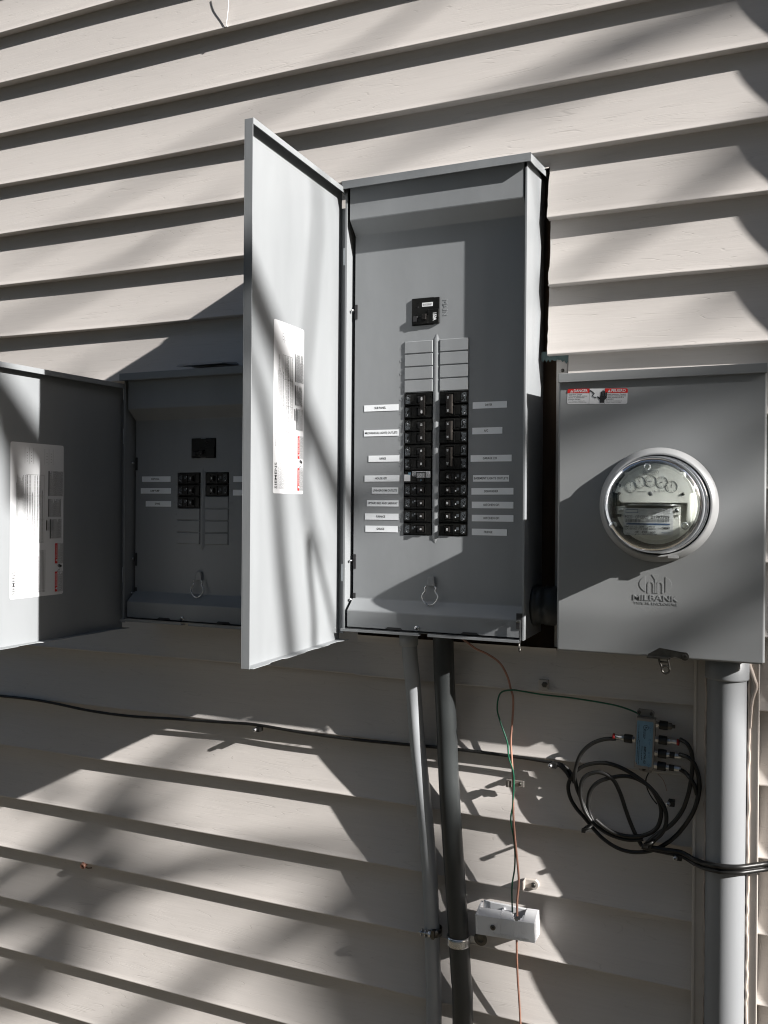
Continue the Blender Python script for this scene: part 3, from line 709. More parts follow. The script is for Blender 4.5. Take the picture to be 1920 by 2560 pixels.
# top cap
m=MB(); yl=byf-.006
m.profx([(yl,bt),(yl,bt-.0155),(yl+.0014,bt-.0155),(yl+.0014,bt-.002),(0,bt+.006),(0,bt+.008)],bx0-.003,bx1+.0035,'paint_rough')
for xx in (bx0-.003,bx1+.0022): m.ext([(yl,bt),(yl,bt-.0155),(-.04,bt-.0135),(0,bt-.012),(0,bt+.008)],(xx,0,0),Y_,Z_,X_*.0013,'paint_rough')
m.hexa([(-.225,-.10,bt+.0014),(-.115,-.10,bt+.0014),(-.115,-.03,bt+.0062),(-.225,-.03,bt+.0062),(-.215,-.098,bt+.0034),(-.125,-.098,bt+.0034),(-.125,-.034,bt+.0085),(-.215,-.034,bt+.0085)],'paint_rough')
m.screw((-.170,-.085,bt+.0035),.004,'zinc',(0,0,1)); m.build('roof_cap',B,bevel=.0012)
# warning sticker, slightly turned
def warn():
    mb=MB(); o=Vector((-.3085,byf-.0003,.1790)); a=math.radians(-2.2); ex=Vector((math.cos(a),0,math.sin(a))); ey=Vector((-math.sin(a),0,math.cos(a))); o=o+Vector((0,0,.0018))
    W,H=.1010,.0262
    f=lambda u,v,l=.0003: o+ex*u+ey*v+Vector((0,-l,0)); rc=.0028; k=[]
    for cx_,cy_,a0 in ((W-rc,H-rc,0),(rc,H-rc,90),(rc,rc,180),(W-rc,rc,270)):
        for j in range(4): q=math.radians(a0+30*j); k.append((cx_+rc*math.cos(q),cy_+rc*math.sin(q)))
    mb.add([f(u,v,.0) for u,v in k],[tuple(range(len(k)))],'paper')
    for u0,u1,wd,l_ in ((.0,.0375,'DANGER',1),(.0635,.1010,'PELIGRO',0)):
        top=[(u0+(.002 if l_ else 0),H),(u0,H-.002 if l_ else H),(u0,H-.0075),(u1,H-.0075),(u1,H if l_ else H-.002),(u1-(0 if l_ else .002),H)]
        mb.add([f(*q) for q in top],[tuple(range(6))],'red')
        mb.text(wd,.0068,f((u0+u1)/2+.0035,H-.0039,.0005),ex,ey,'paper',lift=0,width=.0235,bold=.02)
        mb.add([f(u0+.0045,H-.0064,.0005),f(u0+.0095,H-.0064,.0005),f(u0+.0070,H-.0018,.0005)],[(0,1,2)],'paper')
        mb.text('!',.0040,f(u0+.0070,H-.0048,.0007),ex,ey,'red',lift=0,bold=.02)
        T=(['Hazardous Voltage.','Will cause death, serious','injury or substantial','property damage.'],['Turn off power supplying this','equipment before working inside.']) if l_ else (['Voltaje peligroso. Causara','la muerte, lesiones graves','o dano substancial a la','propiedad.'],['Desconecte el suministro de','energia antes de trabajar.'])
        v=H-.0098
        for s_ in T[0]: mb.text(s_,.0028,f(u0+.002,v),ex,ey,'ink',lift=0,align='LEFT',width=min(.033,len(s_)*.00128),bold=.012); v-=.0027
        v-=.0004
        for s_ in T[1]: mb.text(s_,.0023,f(u0+.002,v),ex,ey,'greyink',lift=0,align='LEFT',width=len(s_)*.00098); v-=.0022
    for u0 in (.0373,.0632): mb.add([f(u0,0,.0005),f(u0+.0004,0,.0005),f(u0+.0004,H-.0005,.0005),f(u0,H-.0005,.0005)],[(0,1,2,3)],'ink')
    hand(mb,lambda u,v:f(u,v,.0004),.0505,.0018,.0205)
    mb.build('warning_sticker',cov)
warn()
# locking ring
m=MB(); C0=(cx,0,cz)
m.lathe(C0,(0,-1,0),[(.0945,.1218),(.0950,.1255),(.0938,.1285),(.0865,.1390),(.0845,.1400),(.0828,.1385),(.0822,.1300),(.0822,.105)],'paint_rough' if False else 'ringmetal',96)
m.box(cx+.018,cx+.034,-.1405,-.1360,cz-.0868,cz-.0825,'ringmetal'); m.build('locking_ring',B)
# hasp at the lower edge
h=MB(); p=at(1668,1634,-.128)
h.ext([(-.030,-.0025),(-.012,.0090),(.020,.0045),(.030,.0040)]+[(.0275+.0068*math.cos(q),-.0025+.0068*math.sin(q)) for q in [1.2-i*.45 for i in range(9)]]+[(.012,-.0040),(.005,-.0075),(-.020,-.0065),(-.030,-.0055)],p,X_,Z_,Y_*-.0022,'steel')
h.box(p.x-.031,p.x+.006,p.y-.014,p.y-.002,p.z-.0075,p.z-.0050,'steel')
h.lathe((p.x+.0275,p.y-.0022,p.z-.0025),(0,-1,0),[(.0042,0),(.0040,.0016),(.0018,.0018),(.0016,.0006),(.0001,.0006)],'steel',18)
# drop ring
rr=[(p.x-.0015+.0062*math.cos(q),p.y-.006,p.z-.0255+.0062*math.sin(q)) for q in [i*math.pi/6 for i in range(13)]]
h.tube(rr,.0019,'steel',8,2); h.tube([(p.x-.013,p.y-.006,p.z-.007),(p.x-.0105,p.y-.006,p.z-.016),(p.x-.0068,p.y-.006,p.z-.024)],.0019,'steel',8); h.tube([(p.x+.001,p.y-.006,p.z-.007),(p.x+.003,p.y-.006,p.z-.014),(p.x+.004,p.y-.006,p.z-.022)],.0019,'steel',8); h.tube([(p.x-.0105,p.y-.006,p.z-.0135),(p.x+.003,p.y-.006,p.z-.0135)],.0015,'steel',8)
h.build('hasp',B,bevel=.0003)
# side pinch nipple between the tall panel and the meter box
nb=thing('conduit_nipple',(-.35,-.05,-.177),'short wide grey conduit nipple joining the tall panel to the meter box','conduit fitting')
m=MB(); m.lathe((-.3815,-.045,-.177),(1,0,0),[(.001,0),(.038,0),(.038,.006),(.034,.008),(.034,.020),(.036,.022),(.036,.040),(.034,.042),(.034,.0620)],'pvcdark',40); m.build('nipple',nb)

# ------------------------------------------------------------------ the meter itself
E_=thing('electricity_meter',(cx,-.122,cz-.08),'round glass electricity meter with five dials and a white nameplate','electricity meter')
def dcirc(mb,c,r,w_,m_,seg=32): mb.lathe(c,(0,-1,0),[(r,0),(r,.0002),(r-w_,.0002),(r-w_,0)],m_,seg,False)
gc=(cx,0,cz)
m=MB(); m.lathe(gc,(0,-1,0),[(.0815,.10),(.0815,.1330),(.0800,.1355),(.0790,.1355),(.0785,.1300),(.0700,.1290),(.0600,.128),(.0001,.128)],'black',72); m.build('base',E_)
m=MB(); m.lathe(gc,(0,-1,0),[(.0800,.1300),(.0806,.1380),(.0792,.1400),(.0775,.1410),(.0768,.1460),(.0765,.1960),(.0750,.2040),(.0715,.2100),(.0650,.2140),(.0500,.2162),(.0250,.2172),(.0001,.2175)][::1],'glass',96)
m.lathe(gc,(0,-1,0),[(.0001,.2145),(.0250,.2142),(.0490,.2132),(.0635,.2110),(.0690,.2075),(.0722,.2020),(.0736,.1950),(.0740,.1460),(.0740,.1300)],'glass',96)
m.build('glass_cover',E_)
YF=.186
def fp(px,py,y=-YF): # points read off the face
    return at(1480+px/4.879,1100+py/4.879,y)
# rear works
m=MB(); m.lathe(gc,(0,-1,0),[(.066,.128),(.066,.150),(.058,.152),(.0001,.152)],'black',48)
m.lathe(gc,(0,-1,0),[(.064,.150),(.064,.1560),(.0625,.1575),(.0001,.1575)],'plate',64)
m.box(cx-.040,cx+.040,-.184,-.150,cz-.048,cz-.006,'plate'); m.box(cx-.046,cx+.046,-.182,-.150,cz+.006,cz+.052,'plate')
m.box(cx+.050,cx+.056,-.182,-.13,cz-.03,cz+.03,'plate'); m.box(cx-.060,cx-.054,-.182,-.13,cz-.02,cz+.03,'black')
m.build('movement',E_,bevel=.001)
m=MB(); m.lathe((cx,-.160,cz-.0005),(0,0,1),[(.0001,-.0006),(.048,-.0006),(.0484,0),(.048,.0006),(.0001,.0006)],'zinc',64); m.build('rotor_disc',E_)
# register plate: rounded top
m=MB(); W2=.0535; pts=[]
zc_=cz+.0075
for i in range(17):
    a=math.radians(12+156*i/16); pts.append((.0660*math.cos(a)*.93,.0590*math.sin(a)-.0005))
pl=[(-W2+.003,-.004),(W2-.003,-.004),(W2,.0)]+[(W2,.010)]+pts+[(-W2,.010),(-W2,.0)]
pl=[(a,b) for a,b in pl]
m.ext(pl,(cx,-YF+.0012,zc_),X_,Z_,Y_*-.0012,'plate')
for a in (fp(333,650),fp(1110,660),fp(340,555)): m.lathe((a.x,-YF,a.z),(0,-1,0),[(.0026,0),(.0022,.0012),(.0001,.0014)],'steel',14)
q=fp(717,395); m.ext([(-.0105,-.0030),(.0105,-.0030),(.0118,-.0015),(.0118,.0015),(.0105,.0030),(-.0105,.0030),(-.0118,.0015),(-.0118,-.0015)],(q.x,-YF-.0001,q.z),X_,Z_,Y_*-.0003,'greyink')
m.ext([(-.0102,-.0025),(.0102,-.0025),(.0112,-.0012),(.0112,.0012),(.0102,.0025),(-.0102,.0025),(-.0112,.0012),(-.0112,-.0012)],(q.x,-YF-.0005,q.z),X_,Z_,Y_*-.0001,'plate')
m.text('LANDIS & GYR',.0036,(q.x,-YF-.0007,q.z),X_,Z_,'ink',lift=.0002,width=.0190,bold=.01)
q=fp(605,628); m.text('kilowatthours',.0030,(q.x,-YF,q.z),X_,Z_,'ink',lift=.0003,width=.0125)
q=fp(822,628); m.text('Rr 27 7/9',.0038,(q.x,-YF,q.z),X_,Z_,'ink',lift=.0003,width=.0155)
q=fp(712,655); m.lathe((q.x,-YF,q.z),(0,-1,0),[(.0036,0),(.0036,.0002),(.0001,.0003)],'greyink',16)
face=m.build('faceplate',E_)
DL=[((470,572),0,1),((583,518),22,-1),((715,505),97,1),((850,518),112,-1),((967,572),-4,1)]
for (pc,ang,dr) in DL:
    q=fp(*pc); d=MB(); c0=Vector((q.x,-YF,q.z)); R0=.0093
    dcirc(d,(c0.x,c0.y-.0001,c0.z),R0,.00055,'ink')
    for k_ in range(10):
        a=math.radians(90-36*k_*dr); d.text(str(k_),.0034,c0+Vector((R0*.74*math.cos(a),0,R0*.74*math.sin(a))),X_,Z_,'ink',lift=.0003)
    a=math.radians(90+ang); t_=Vector((math.cos(a),0,math.sin(a))); s_=Vector((-t_.z,0,t_.x)); o=c0+Vector((0,-.0012,0))
    d.add([o+t_*R0*.62,o+s_*.0011,o-t_*R0*.25,o-s_*.0011],[(0,1,2,3)],'ink'); d.lathe(o,(0,-1,0),[(.0009,0),(.0007,.0008),(.0001,.0009)],'zinc',10)
    d.build('dial',face)
# nameplate
m=MB(); a=fp(385,830,-YF-.004); b=fp(990,1165,-YF-.004); yn=-YF-.004
m.ext([(a.x+.002,b.z),(b.x-.002,b.z),(b.x,b.z+.003),(b.x,a.z-.002),(b.x-.002,a.z),(a.x+.002,a.z),(a.x,a.z-.002),(a.x,b.z+.003)],(0,yn,0),X_,Z_,Y_*-.0006,'paper')
yn-=.0006
def nt_(s_,px,py,size,wpx,m_='ink',al='LEFT'):
    q=at(1480+px/4.879,1100+py/4.879,yn); q2=at(1480+(px+wpx)/4.879,1100+py/4.879,yn)
    m.text(s_,size,q,X_,Z_,m_,lift=.0003,align=al,width=(q2.x-q.x),bold=.01)
def nr(x0,x1,y0,y1,m_,l=.0003):
    p_=at(1480+x0/4.879,1100+y1/4.879,yn); q_=at(1480+x1/4.879,1100+y0/4.879,yn); m.rect(p_.x,q_.x,p_.z,q_.z,yn-l,m_)
nr(412,562,845,888,'blue'); nr(418,556,850,883,'paper',.0005)
nt_('LANDIS & GYR',428,866,.0040,118,'blue')
for i in range(7): nr(872+i*12,875+i*12,848,905,'greyink')
nt_('PSCO',402,940,.0072,88); nt_('OF COLO',528,942,.0072,160); nt_('21797709',718,944,.0072,225)
R=random.Random(8); xx=408
while xx<940:
    w_=R.choice((3,4,6,8)); nr(xx,xx+w_,965,1003,'greyink'); xx+=w_+R.choice((3,4,7))
nr(420,950,1020,1031,'blue')
nt_('FM 2S CL 200   240 V',398,1055,.0040,370); nt_('TA 30 Kh 7.2 3W 60Hz',398,1082,.0040,380); nt_('TYPE',805,1080,.0028,40,'greyink'); nt_('CMBMX',850,1078,.0058,100)
nt_('48   420   600',525,1122,.0046,250); nt_('420-17803302-18',520,1150,.0028,270,'greyink')
nt_('MADE IN U.S.A.',848,1130,.0026,105,'blue'); nt_('KYZ',425,1135,.0022,40,'greyink')
npx=m.build('nameplate',E_)
for q in (fp(354,850,yn),fp(1033,860,yn)):
    m=MB()
    m.lathe((q.x,-YF-.002,q.z),(0,-1,0),[(.0036,0),(.0036,.002),(.0026,.0034),(.0001,.0038)],'zinc',18)
    m.box(q.x-.006,q.x+.006,-YF-.0005,-YF+.001,q.z-.007,q.z+.006,'plate')
    m.build('bracket',E_)
# moulded feet of the glass
for q in (at(1480+677/4.879,1100+325/4.879,-.206),at(1480+255/4.879,1100+1036/4.879,-.206),at(1480+1135/4.879,1100+1046/4.879,-.206)):
    f_=MB(); f_.lathe((q.x,-.203,q.z),(0,-1,0),[(.0058,0),(.0058,.006),(.0050,.0085),(.003,.010),(.0001,.0105)],'glass',24); f_.build('glass_lug',E_)

# ------------------------------------------------------------------ conduits
def conduit(name,label,cat,pts,r,m_,top=None):
    T=thing(name,Vector(pts[-1]),label,cat)
    c=MB(); c.tube(pts,r,m_,28,8); c.build('pipe',T)
    if top:
        k=MB(); a=Vector(pts[0]); k.lathe(a,(0,0,-1),[(r,-.002),(r*1.22,-.002),(r*1.22,top),(r*1.02,top+.002)],m_,28); k.build('coupling',T,bevel=0)
    return T
def pp(px,py,y): return at(px,py,y)
cA=[pp(1022,1584,-.031),pp(1025,1640,-.030),pp(1033,1720,-.027),pp(1044,1860,-.021),pp(1057,1980,-.0170),pp(1068,2100,-.016),pp(1076,2220,-.016),pp(1082,2400,-.016),pp(1085,2560,-.016)]
cA.append(Vector((cA[-1].x,-.016,-1.5)))
conduit('conduit','light grey plastic conduit bending back to the wall under the tall panel','conduit',cA,.0152,'pvc',.022)
cB=[pp(1108,1590,-.030),pp(1110,1680,-.028),pp(1116,1800,-.025),pp(1122,1950,-.022),pp(1131,2100,-.021),pp(1141,2250,-.021),pp(1152,2430,-.021),pp(1157,2560,-.021)]
cB.append(Vector((cB[-1].x,-.021,-1.5)))
conduit('conduit','thick dark charcoal conduit with a shiny strap, right of the light conduit','conduit',cB,.0200,'pvcdark',None)
px_=-.0503
S_=conduit('service_pipe','large vertical grey service pipe in front of the beige trim under the meter box','service pipe',[(px_,-.031,-.235),(px_,-.031,-.8),(px_,-.031,-1.5)],.0318,'pvcbig',None)
m=MB(); m.lathe((px_,-.031,-.238),(0,0,-1),[(.0318,0),(.0355,0),(.0355,.046),(.0351,.049),(.0325,.0495)],'pvcbig',40); m.build('coupling',S_)
# straps
c=at(1146,2350,-.022); T=thing('conduit_strap',(c.x,-.01,c.z),'shiny zinc strap around the dark charcoal conduit','pipe strap')
m=MB(); m.lathe((c.x,-.022,c.z-.009),(0,0,1),[(.0205,0),(.0226,.001),(.0232,.004),(.0222,.0085),(.0232,.013),(.0226,.0175),(.0205,.0185)],'zinc',36)
m.build('band',T,bevel=0)
m=MB(); m.box(c.x+.020,c.x+.046,-.010,-.006,c.z-.006,c.z+.008,'zinc'); m.lathe((c.x+.041,-.010,c.z+.005),(0,-1,0),[(.0130,0),(.0130,.0012),(.006,.0018),(.0058,.0005),(.0001,.0005)],'steel',28); m.build('foot',T,bevel=.0004)
c=at(1066,2334,-.034); T=thing('conduit_strap',(c.x,-.01,c.z),'small bolted clamp on the light grey conduit','pipe strap')
m=MB(); m.lathe((cA[-1].x-.002,-.016,c.z-.007),(0,0,1),[(.0154,0),(.0166,0),(.0166,.014),(.0154,.014)],'steel',28); m.build('band',T)
m=MB(); m.tube([(c.x-.016,-.033,c.z),(c.x+.010,-.033,c.z)],.0024,'zinc',10,1)
for q,r_,w_ in ((-.010,.0075,.0016),(-.002,.0085,.0016),(.004,.0060,.005)): m.lathe((c.x+q,-.033,c.z),(1,0,0),[(.001,0),(r_,0),(r_,w_),(.001,w_)],'zinc',6 if w_>.002 else 20,False)
m.box(c.x+.011,c.x+.0165,-.037,-.020,c.z-.008,c.z+.009,'steel'); m.build('bolt',T,bevel=.0003)

# ------------------------------------------------------------------ wires
def wire(name,label,cat,pts,r,m_,**kw):
    t_=MB(); t_.tube(pts,r,m_,kw.get('seg',8),5); o=t_.build(name,loc=pts[0]); o['label']=label; o['category']=cat
    if kw.get('group'): o['group']=kw['group']
    return o
def W2p(L,y0,y1=None):
    y1=y0 if y1 is None else y1; k=len(L)-1
    return [at(a,b,y0+(y1-y0)*i/k) for i,(a,b) in enumerate(L)]
cu_pts=[at(1150,1592,-.045),at(1166,1604,-.042)]+W2p([(1190,1622),(1220,1636),(1250,1658),(1268,1690),(1277,1722)],-.038,-.012)+W2p([(1283,1748),(1281,1800),(1277,1850),(1280,1905),(1283,1955),(1283,2000),(1284,2050),(1288,2100),(1294,2160),(1297,2205),(1293,2250),(1293,2290)],-.012,-.024)
wire('copper_wire','bare copper wire hanging from the tall panel down to the white bonding block','wire',cu_pts,.0021,'copper')
wire('copper_wire','bare copper wire running down below the white bonding block','wire',W2p([(1292,2330),(1292,2380),(1294,2440),(1298,2500),(1301,2560),(1302,2640)],-.012),.0021,'copper')
wire('green_wire','thin green ground wire looping from the splitter to the white bonding block','wire',W2p([(1600,1786),(1578,1776),(1545,1765),(1500,1756),(1430,1745),(1360,1737),(1310,1729),(1280,1725),(1251,1733),(1243,1770),(1251,1805),(1268,1855),(1272,1894),(1284,1937),(1282,2011),(1277,2050),(1286,2108),(1287,2166),(1280,2217),(1281,2285)],-.014,-.02),.0016,'green')
GC='black coax cables round the splitter'
wc=W2p([(-60,1733),(0,1740),(60,1746),(130,1757),(220,1776),(320,1790),(430,1797),(560,1806),(640,1812),(760,1832),(880,1848),(1000,1860),(1130,1872),(1290,1892),(1380,1906),(1405,1912),(1424,1928)],-.004)
wc+= [at(1436,1958,-.010)]
wire('wall_cable','long thin black cable sagging along the siding course under the panels','cable',wc,.0034,'coax')
def cc(L,ys):
    out=[]
    ys=[q*.55-.001 for q in ys] if isinstance(ys,(list,tuple)) else ys*.6
    for i,(a,b) in enumerate(L):
        y=ys if not isinstance(ys,(list,tuple)) else ys[0]+(ys[1]-ys[0])*i/(len(L)-1)
        q=at(1380+a/3.072,1740+b/3.072,y)
        if q.x>-.118: q=at(1380+a/3.072,1740+b/3.072,min(y,-.0275))
        out.append(q)
    return out
rc=.0037
wire('coax_cable','black coax cable from the left port swinging down the left of the coil','cable',cc([(490,327),(400,332),(300,370),(220,450),(182,560),(178,640),(195,720),(228,800),(262,880),(300,955),(370,1020),(470,1075),(590,1105),(700,1100)],[-.028,-.022]),rc,'coax',group=GC)
wire('coax_cable','black coax cable making the widest loop of the coil','cable',cc([(175,590),(140,640),(124,700),(140,780),(185,860),(250,935),(310,1010),(380,1085),(470,1150),(560,1188),(660,1200),(780,1182),(900,1118),(1000,1020),(1085,890),(1128,750),(1130,640),(1098,530),(1050,475),(980,448)],[-.012,-.030]),rc,'coax',group=GC)
wire('coax_cable','black coax cable from the red banded right port curving down the right side','cable',cc([(985,332),(1035,365),(1070,430),(1080,520),(1068,640),(1045,760),(1000,880),(920,985),(820,1055),(740,1120),(700,1165)],[-.030,-.040]),rc,'coax',group=GC)
wire('coax_cable','black coax cable forming the small inner loop of the coil','cable',cc([(310,950),(285,890),(278,820),(292,735),(350,665),(440,630),(560,615),(660,640),(750,700),(808,785),(838,870),(830,960),(790,1030),(700,1072),(590,1078),(480,1052),(400,1005),(335,950)],[-.020,-.034]),rc,'coax',group=GC)
wire('coax_cable','black coax cable crossing the middle of the coil on a slant','cable',cc([(300,960),(255,890),(225,800),(218,720),(232,650),(275,605),(350,585),(420,605),(478,655),(525,750),(565,870),(605,980),(650,1080),(690,1150)],[-.036,-.020]),rc,'coax',group=GC)
wire('coax_cable','black coax cable arching over the top of the coil','cable',cc([(0,512),(60,535),(110,585),(145,632),(180,580),(250,535),(350,513),(450,522),(550,560),(650,620),(740,690),(815,775),(868,870),(878,960),(850,1045),(790,1105),(740,1165)],[-.010,-.044]),rc,'coax',group=GC)
def tailp(off,ysh):
    L=[(690,1150),(780,1168),(880,1185),(980,1200),(1030,1222),(1100,1262),(1180,1290),(1270,1308),(1360,1318),(1450,1318),(1550,1305),(1660,1290),(1900,1262)]
    ys=[-.018,-.019,-.019,-.019,-.020,-.030,-.052,-.0675,-.069,-.066,-.050,-.034,-.028]
    return [at(1380+a/3.072,1740+(b+off*(.3+.7*min(1,i/7)))/3.072,ys[i]+ysh) for i,(a,b) in enumerate(L)]
wire('coax_cable','upper black coax cable crossing over the big service pipe','cable',tailp(-4,-.002),.0044,'coax',group=GC)
wire('coax_cable','lower black coax cable sagging across the big service pipe','cable',tailp(38,0),.0038,'coax',group=GC)
wire('coax_cable','thin middle black coax cable crossing the big service pipe','cable',tailp(18,.004),.0032,'coax',group=GC)
wire('coax_cable','short black coax cable from the lowest right port behind the loops','cable',cc([(975,562),(1020,585),(1060,630),(1095,690),(1115,760)],[-.030,-.014]),rc,'coax',group=GC)
wire('bare_wire','fine black tie wire hanging below the splitter','wire',cc([(742,590),(722,640),(728,700),(760,770),(805,830)],-.022),.0012,'coax')
wire('bare_wire','very fine copper thread curling under the splitter','wire',cc([(812,600),(850,640),(872,690),(880,730)],-.018),.0005,'copper')
wire('string','thin pale string dangling over the siding near the top of the picture','string',W2p([(580,-60),(573,-20),(570,25),(566,60),(569,67)],-.0008),.0008,'whiteplastic')
# cable ties and clips
def clip(px,py,y,label,grp='screwed cable clips on the siding',sz=1.,matc='coax',body=True,**k):
    c=at(px,py,y); T=thing('cable_clip',c,label,'cable clip',grp); 
    m=MB(); m.box(c.x-.0012*sz,c.x+.010*sz,y-.003,y+.012,c.z-.005*sz,c.z+.005*sz,matc)
    m.lathe((c.x+.0055,y+.006,c.z),(-1,0,0),[(.0001,0),(.006,0),(.006,.006),(.0001,.006)],matc,14); m.build('clip',T,bevel=.0008)
    m=MB(); m.screw((c.x-.001,y-.003,c.z),.0042*sz,'zinc',(0,-1,0),.006); m.build('screw',T)
clip(641,1823,-.010,'black cable clip with bright screw under the long cable, below the open door')
clip(1378,1913,-.010,'black cable clip where the long cable meets the coil')
clip(1672,2008,-.018,'black cable clip inside the right of the cable coil')
clip(1690,2143,-.020,'black cable clip under the bundle left of the service pipe')
c=at(1296,1959,-.006); T=thing('cable_clip',c,'small grey strap holding the copper and green wires','cable clip','screwed cable clips on the siding')
m=MB(); m.box(c.x-.017,c.x+.011,-.007,-.004,c.z-.006,c.z+.006,'splitterbody'); m.tube([(c.x-.017,-.012,c.z-.006),(c.x-.017,-.012,c.z+.006)],.006,'splitterbody',12,1); m.build('strap',T,bevel=.0008)
m=MB(); m.screw((c.x+.003,-.007,c.z),.0035,'steel'); m.build('screw',T)
for (px,py,lab) in ((1470,2068,'black cable tie round the lower left of the coil'),(1625,2105,'black cable tie gathering the bottom of the coil')):
    c=at(px,py,-.028); m=MB(); m.tube([(c.x+.007*math.cos(a),c.y+.010*math.sin(a),c.z+.007*math.cos(a)*.6) for a in [i*math.pi/6 for i in range(13)]],.0022,'coax',8,2); m.box(c.x-.010,c.x-.003,c.y-.010,c.y-.003,c.z-.008,c.z-.002,'coax')
    o=m.build('cable_tie',loc=c); o['label']=lab; o['category']='cable tie'
# wall screws and anchors
c=at(1362,1710,-.002); T=thing('wall_screw',c,'hex screw with square clear washer on the siding below the tall panel','screw')
m=MB(); m.box(c.x-.011,c.x+.007,-.006,.004,c.z-.010,c.z+.008,'trim'); m.build('washer',T,bevel=.001)
m=MB(); m.lathe((c.x+.001,-.006,c.z),(0,-1,0),[(.0055,0),(.0055,.004),(.0035,.0055),(.0001,.0055)],'steel',6,False); m.build('screw',T)
c=at(1326,2211,-.004); T=thing('wall_anchor',c,'cream plastic anchor clip with a screw above the white bonding block','wall anchor')
m=MB(); m.ext([(-.010,-.008),(.004,-.008)]+[(.006+.0095*math.cos(a),.0095*math.sin(a)) for a in [-1.2+i*.3 for i in range(9)]]+[(-.010,.008)],(c.x,.004,c.z),X_,Z_,Y_*-.008,'trim'); m.box(c.x-.0125,c.x-.0095,-.018,.004,c.z-.008,c.z+.008,'trim'); m.build('clip',T,bevel=.001)
m=MB(); m.screw((c.x+.006,-.004,c.z),.0048,'steel',h=.004); m.build('screw',T)
c=at(1583,1697,.0); m=MB(); m.lathe((c.x,.014,c.z),(0,-1,0),[(.0045,0),(.0048,.002),(.0025,.0025),(.0022,.0004),(.0001,.0004)],'trim',16); m.lathe((c.x,.0118,c.z),(0,-1,0),[(.0022,0),(.0001,.0002)],'ink',12)
o=m.build('nail_hole',loc=c); o['label']='small open nail hole in the siding under the meter box hasp'; o['category']='nail hole'
c=at(207,2165,-.002); m=MB(); m.lathe(c,(.3,-1,-.2),[(.0075,-.012),(.0075,.002),(.006,.0035),(.0045,.0035),(.0045,-.01)],'copper',20); m.tube([c+Vector((.004,.004,-.002)),c+Vector((.012,.003,-.004)),c+Vector((.022,.006,-.003))],.0015,'wood',8)
o=m.build('pipe_stub',loc=c); o['label']='short copper pipe stub poking from under a siding course at lower left'; o['category']='pipe stub'

# ------------------------------------------------------------------ bonding block
c=at(1268,2312,-.04); T=thing('bonding_block',(c.x,.01,c.z),'white plastic bonding block with two wires entering its notched top','bonding block')
a=math.radians(2.6); ex=Vector((math.cos(a),0,math.sin(a))); ez=Vector((-math.sin(a),0,math.cos(a)))
W_,H_=.1135,.0400; o0=Vector((-.4885,-.044,-.8060))
m=MB()
def seg_(u0,u1,prof,mb=None):      # (depth from the front face, height) outline
    (mb or m).ext(prof,o0+ex*(W_*u0),Y_,ez,ex*(W_*(u1-u0)),'whiteplastic')
H1,H2,DB=.0362,.0450,.040
seg_(0,.035,[(0,0),(DB,0),(DB,H2+.002),(.030,H2),(0,H1)])
seg_(.0352,.40,[(0,0),(DB,0),(DB,.004),(.004,.004),(.004,H1-.001),(.024,H1+.003),(.0235,H1+.0055),(0,H1)])
seg_(.40,.43,[(0,0),(DB,0),(DB,H2-.004),(.026,H2-.002),(0,H1)])
seg_(.4302,.59,[(0,0),(DB,0),(DB,.004),(.004,.004),(.004,H1-.001),(.026,H1+.0035),(.0255,H1+.0060),(0,H1)])
for k_ in range(8):
    a0=math.pi*(k_+.5)/8; dp=math.sin(a0)
    seg_(.59+.21*k_/8,.59+.21*(k_+1)/8,[(0,0),(DB,0),(DB,.004),(.004,.004),(.004,H1-.004),(.024*(1-dp)+.002,H1+.003*(1-dp)-.002*dp),(.0225*(1-dp),H1+.0052*(1-dp)),(0,H1-.0005)])
seg_(.80,1,[(0,0),(DB,0),(DB,H2),(.030,H2),(0,H1)])
m.build('cover',T,bevel=.0012)
m=MB(); m.ext([(W_*.05,.006),(W_*.80,.006),(W_*.80,H_+.004),(W_*.05,H_+.009)],o0+Y_*.036,ex,ez,Y_*.006,'whiteplastic')
m.build('base',T,bevel=.001)
m=MB(); m.box(o0.x+.010,o0.x+.095,-.030,-.018,o0.z+.014,o0.z+.034,'steel'); m.build('bus_bar',T,bevel=.001)
m=MB(); q=o0+ex*(W_*.30)+ez*(.0175); m.screw((q.x,-.0445,q.z),.0052,'steel',h=.0015); m.build('screw',T)
m=MB(); q=o0+ex*(W_*.60)+ez*.0062+Vector((0,-.0002,0)); m.text('INTERSYSTEM BONDING',.0055,q,ex,ez,'whiteplastic',depth=.0007,lift=0.,width=W_*.62)
q=o0+ex*(W_*.84)+ez*.0200; dcirc(m,(q.x,-.0443,q.z),.0052,.0007,'whiteplastic'); 
q=o0+ex*(W_*.50)+ez*.0240; m.text('S',.0075,q,ex,ez,'whiteplastic',depth=.0007,lift=0.); m.build('raised_lettering',T)

# ------------------------------------------------------------------ splitter
T=thing('cable_splitter',(-.1845,0,-.415),'four way cable splitter with a pale blue label, right of the green wire','cable splitter')
ta=math.radians(-2.2); ex=Vector((math.cos(ta),0,math.sin(ta))); ez=Vector((-math.sin(ta),0,math.cos(ta))); o0=Vector((-.1855,-.027,-.4155))
hw,hh=.0165,.0450
m=MB(); m.ext([(-hw,-hh),(hw,-hh),(hw,hh),(-hw,hh)],o0,ex,ez,Y_*.021,'splitterbody')
m.ext([(-hw,hh),(hw-.004,hh),(hw-.004,hh+.009),(hw-.008,hh+.0125),(-hw+.002,hh+.0125),(-hw-.001,hh+.009)],o0+Y_*.014,ex,ez,Y_*.006,'splitterbody')
m.ext([(-hw+.008,-hh-.008),(hw-.004,-hh-.010),(hw-.002,-hh),(-hw+.004,-hh)],o0+Y_*.014,ex,ez,Y_*.006,'splitterbody')
m.build('body',T,bevel=.0010)
m=MB()
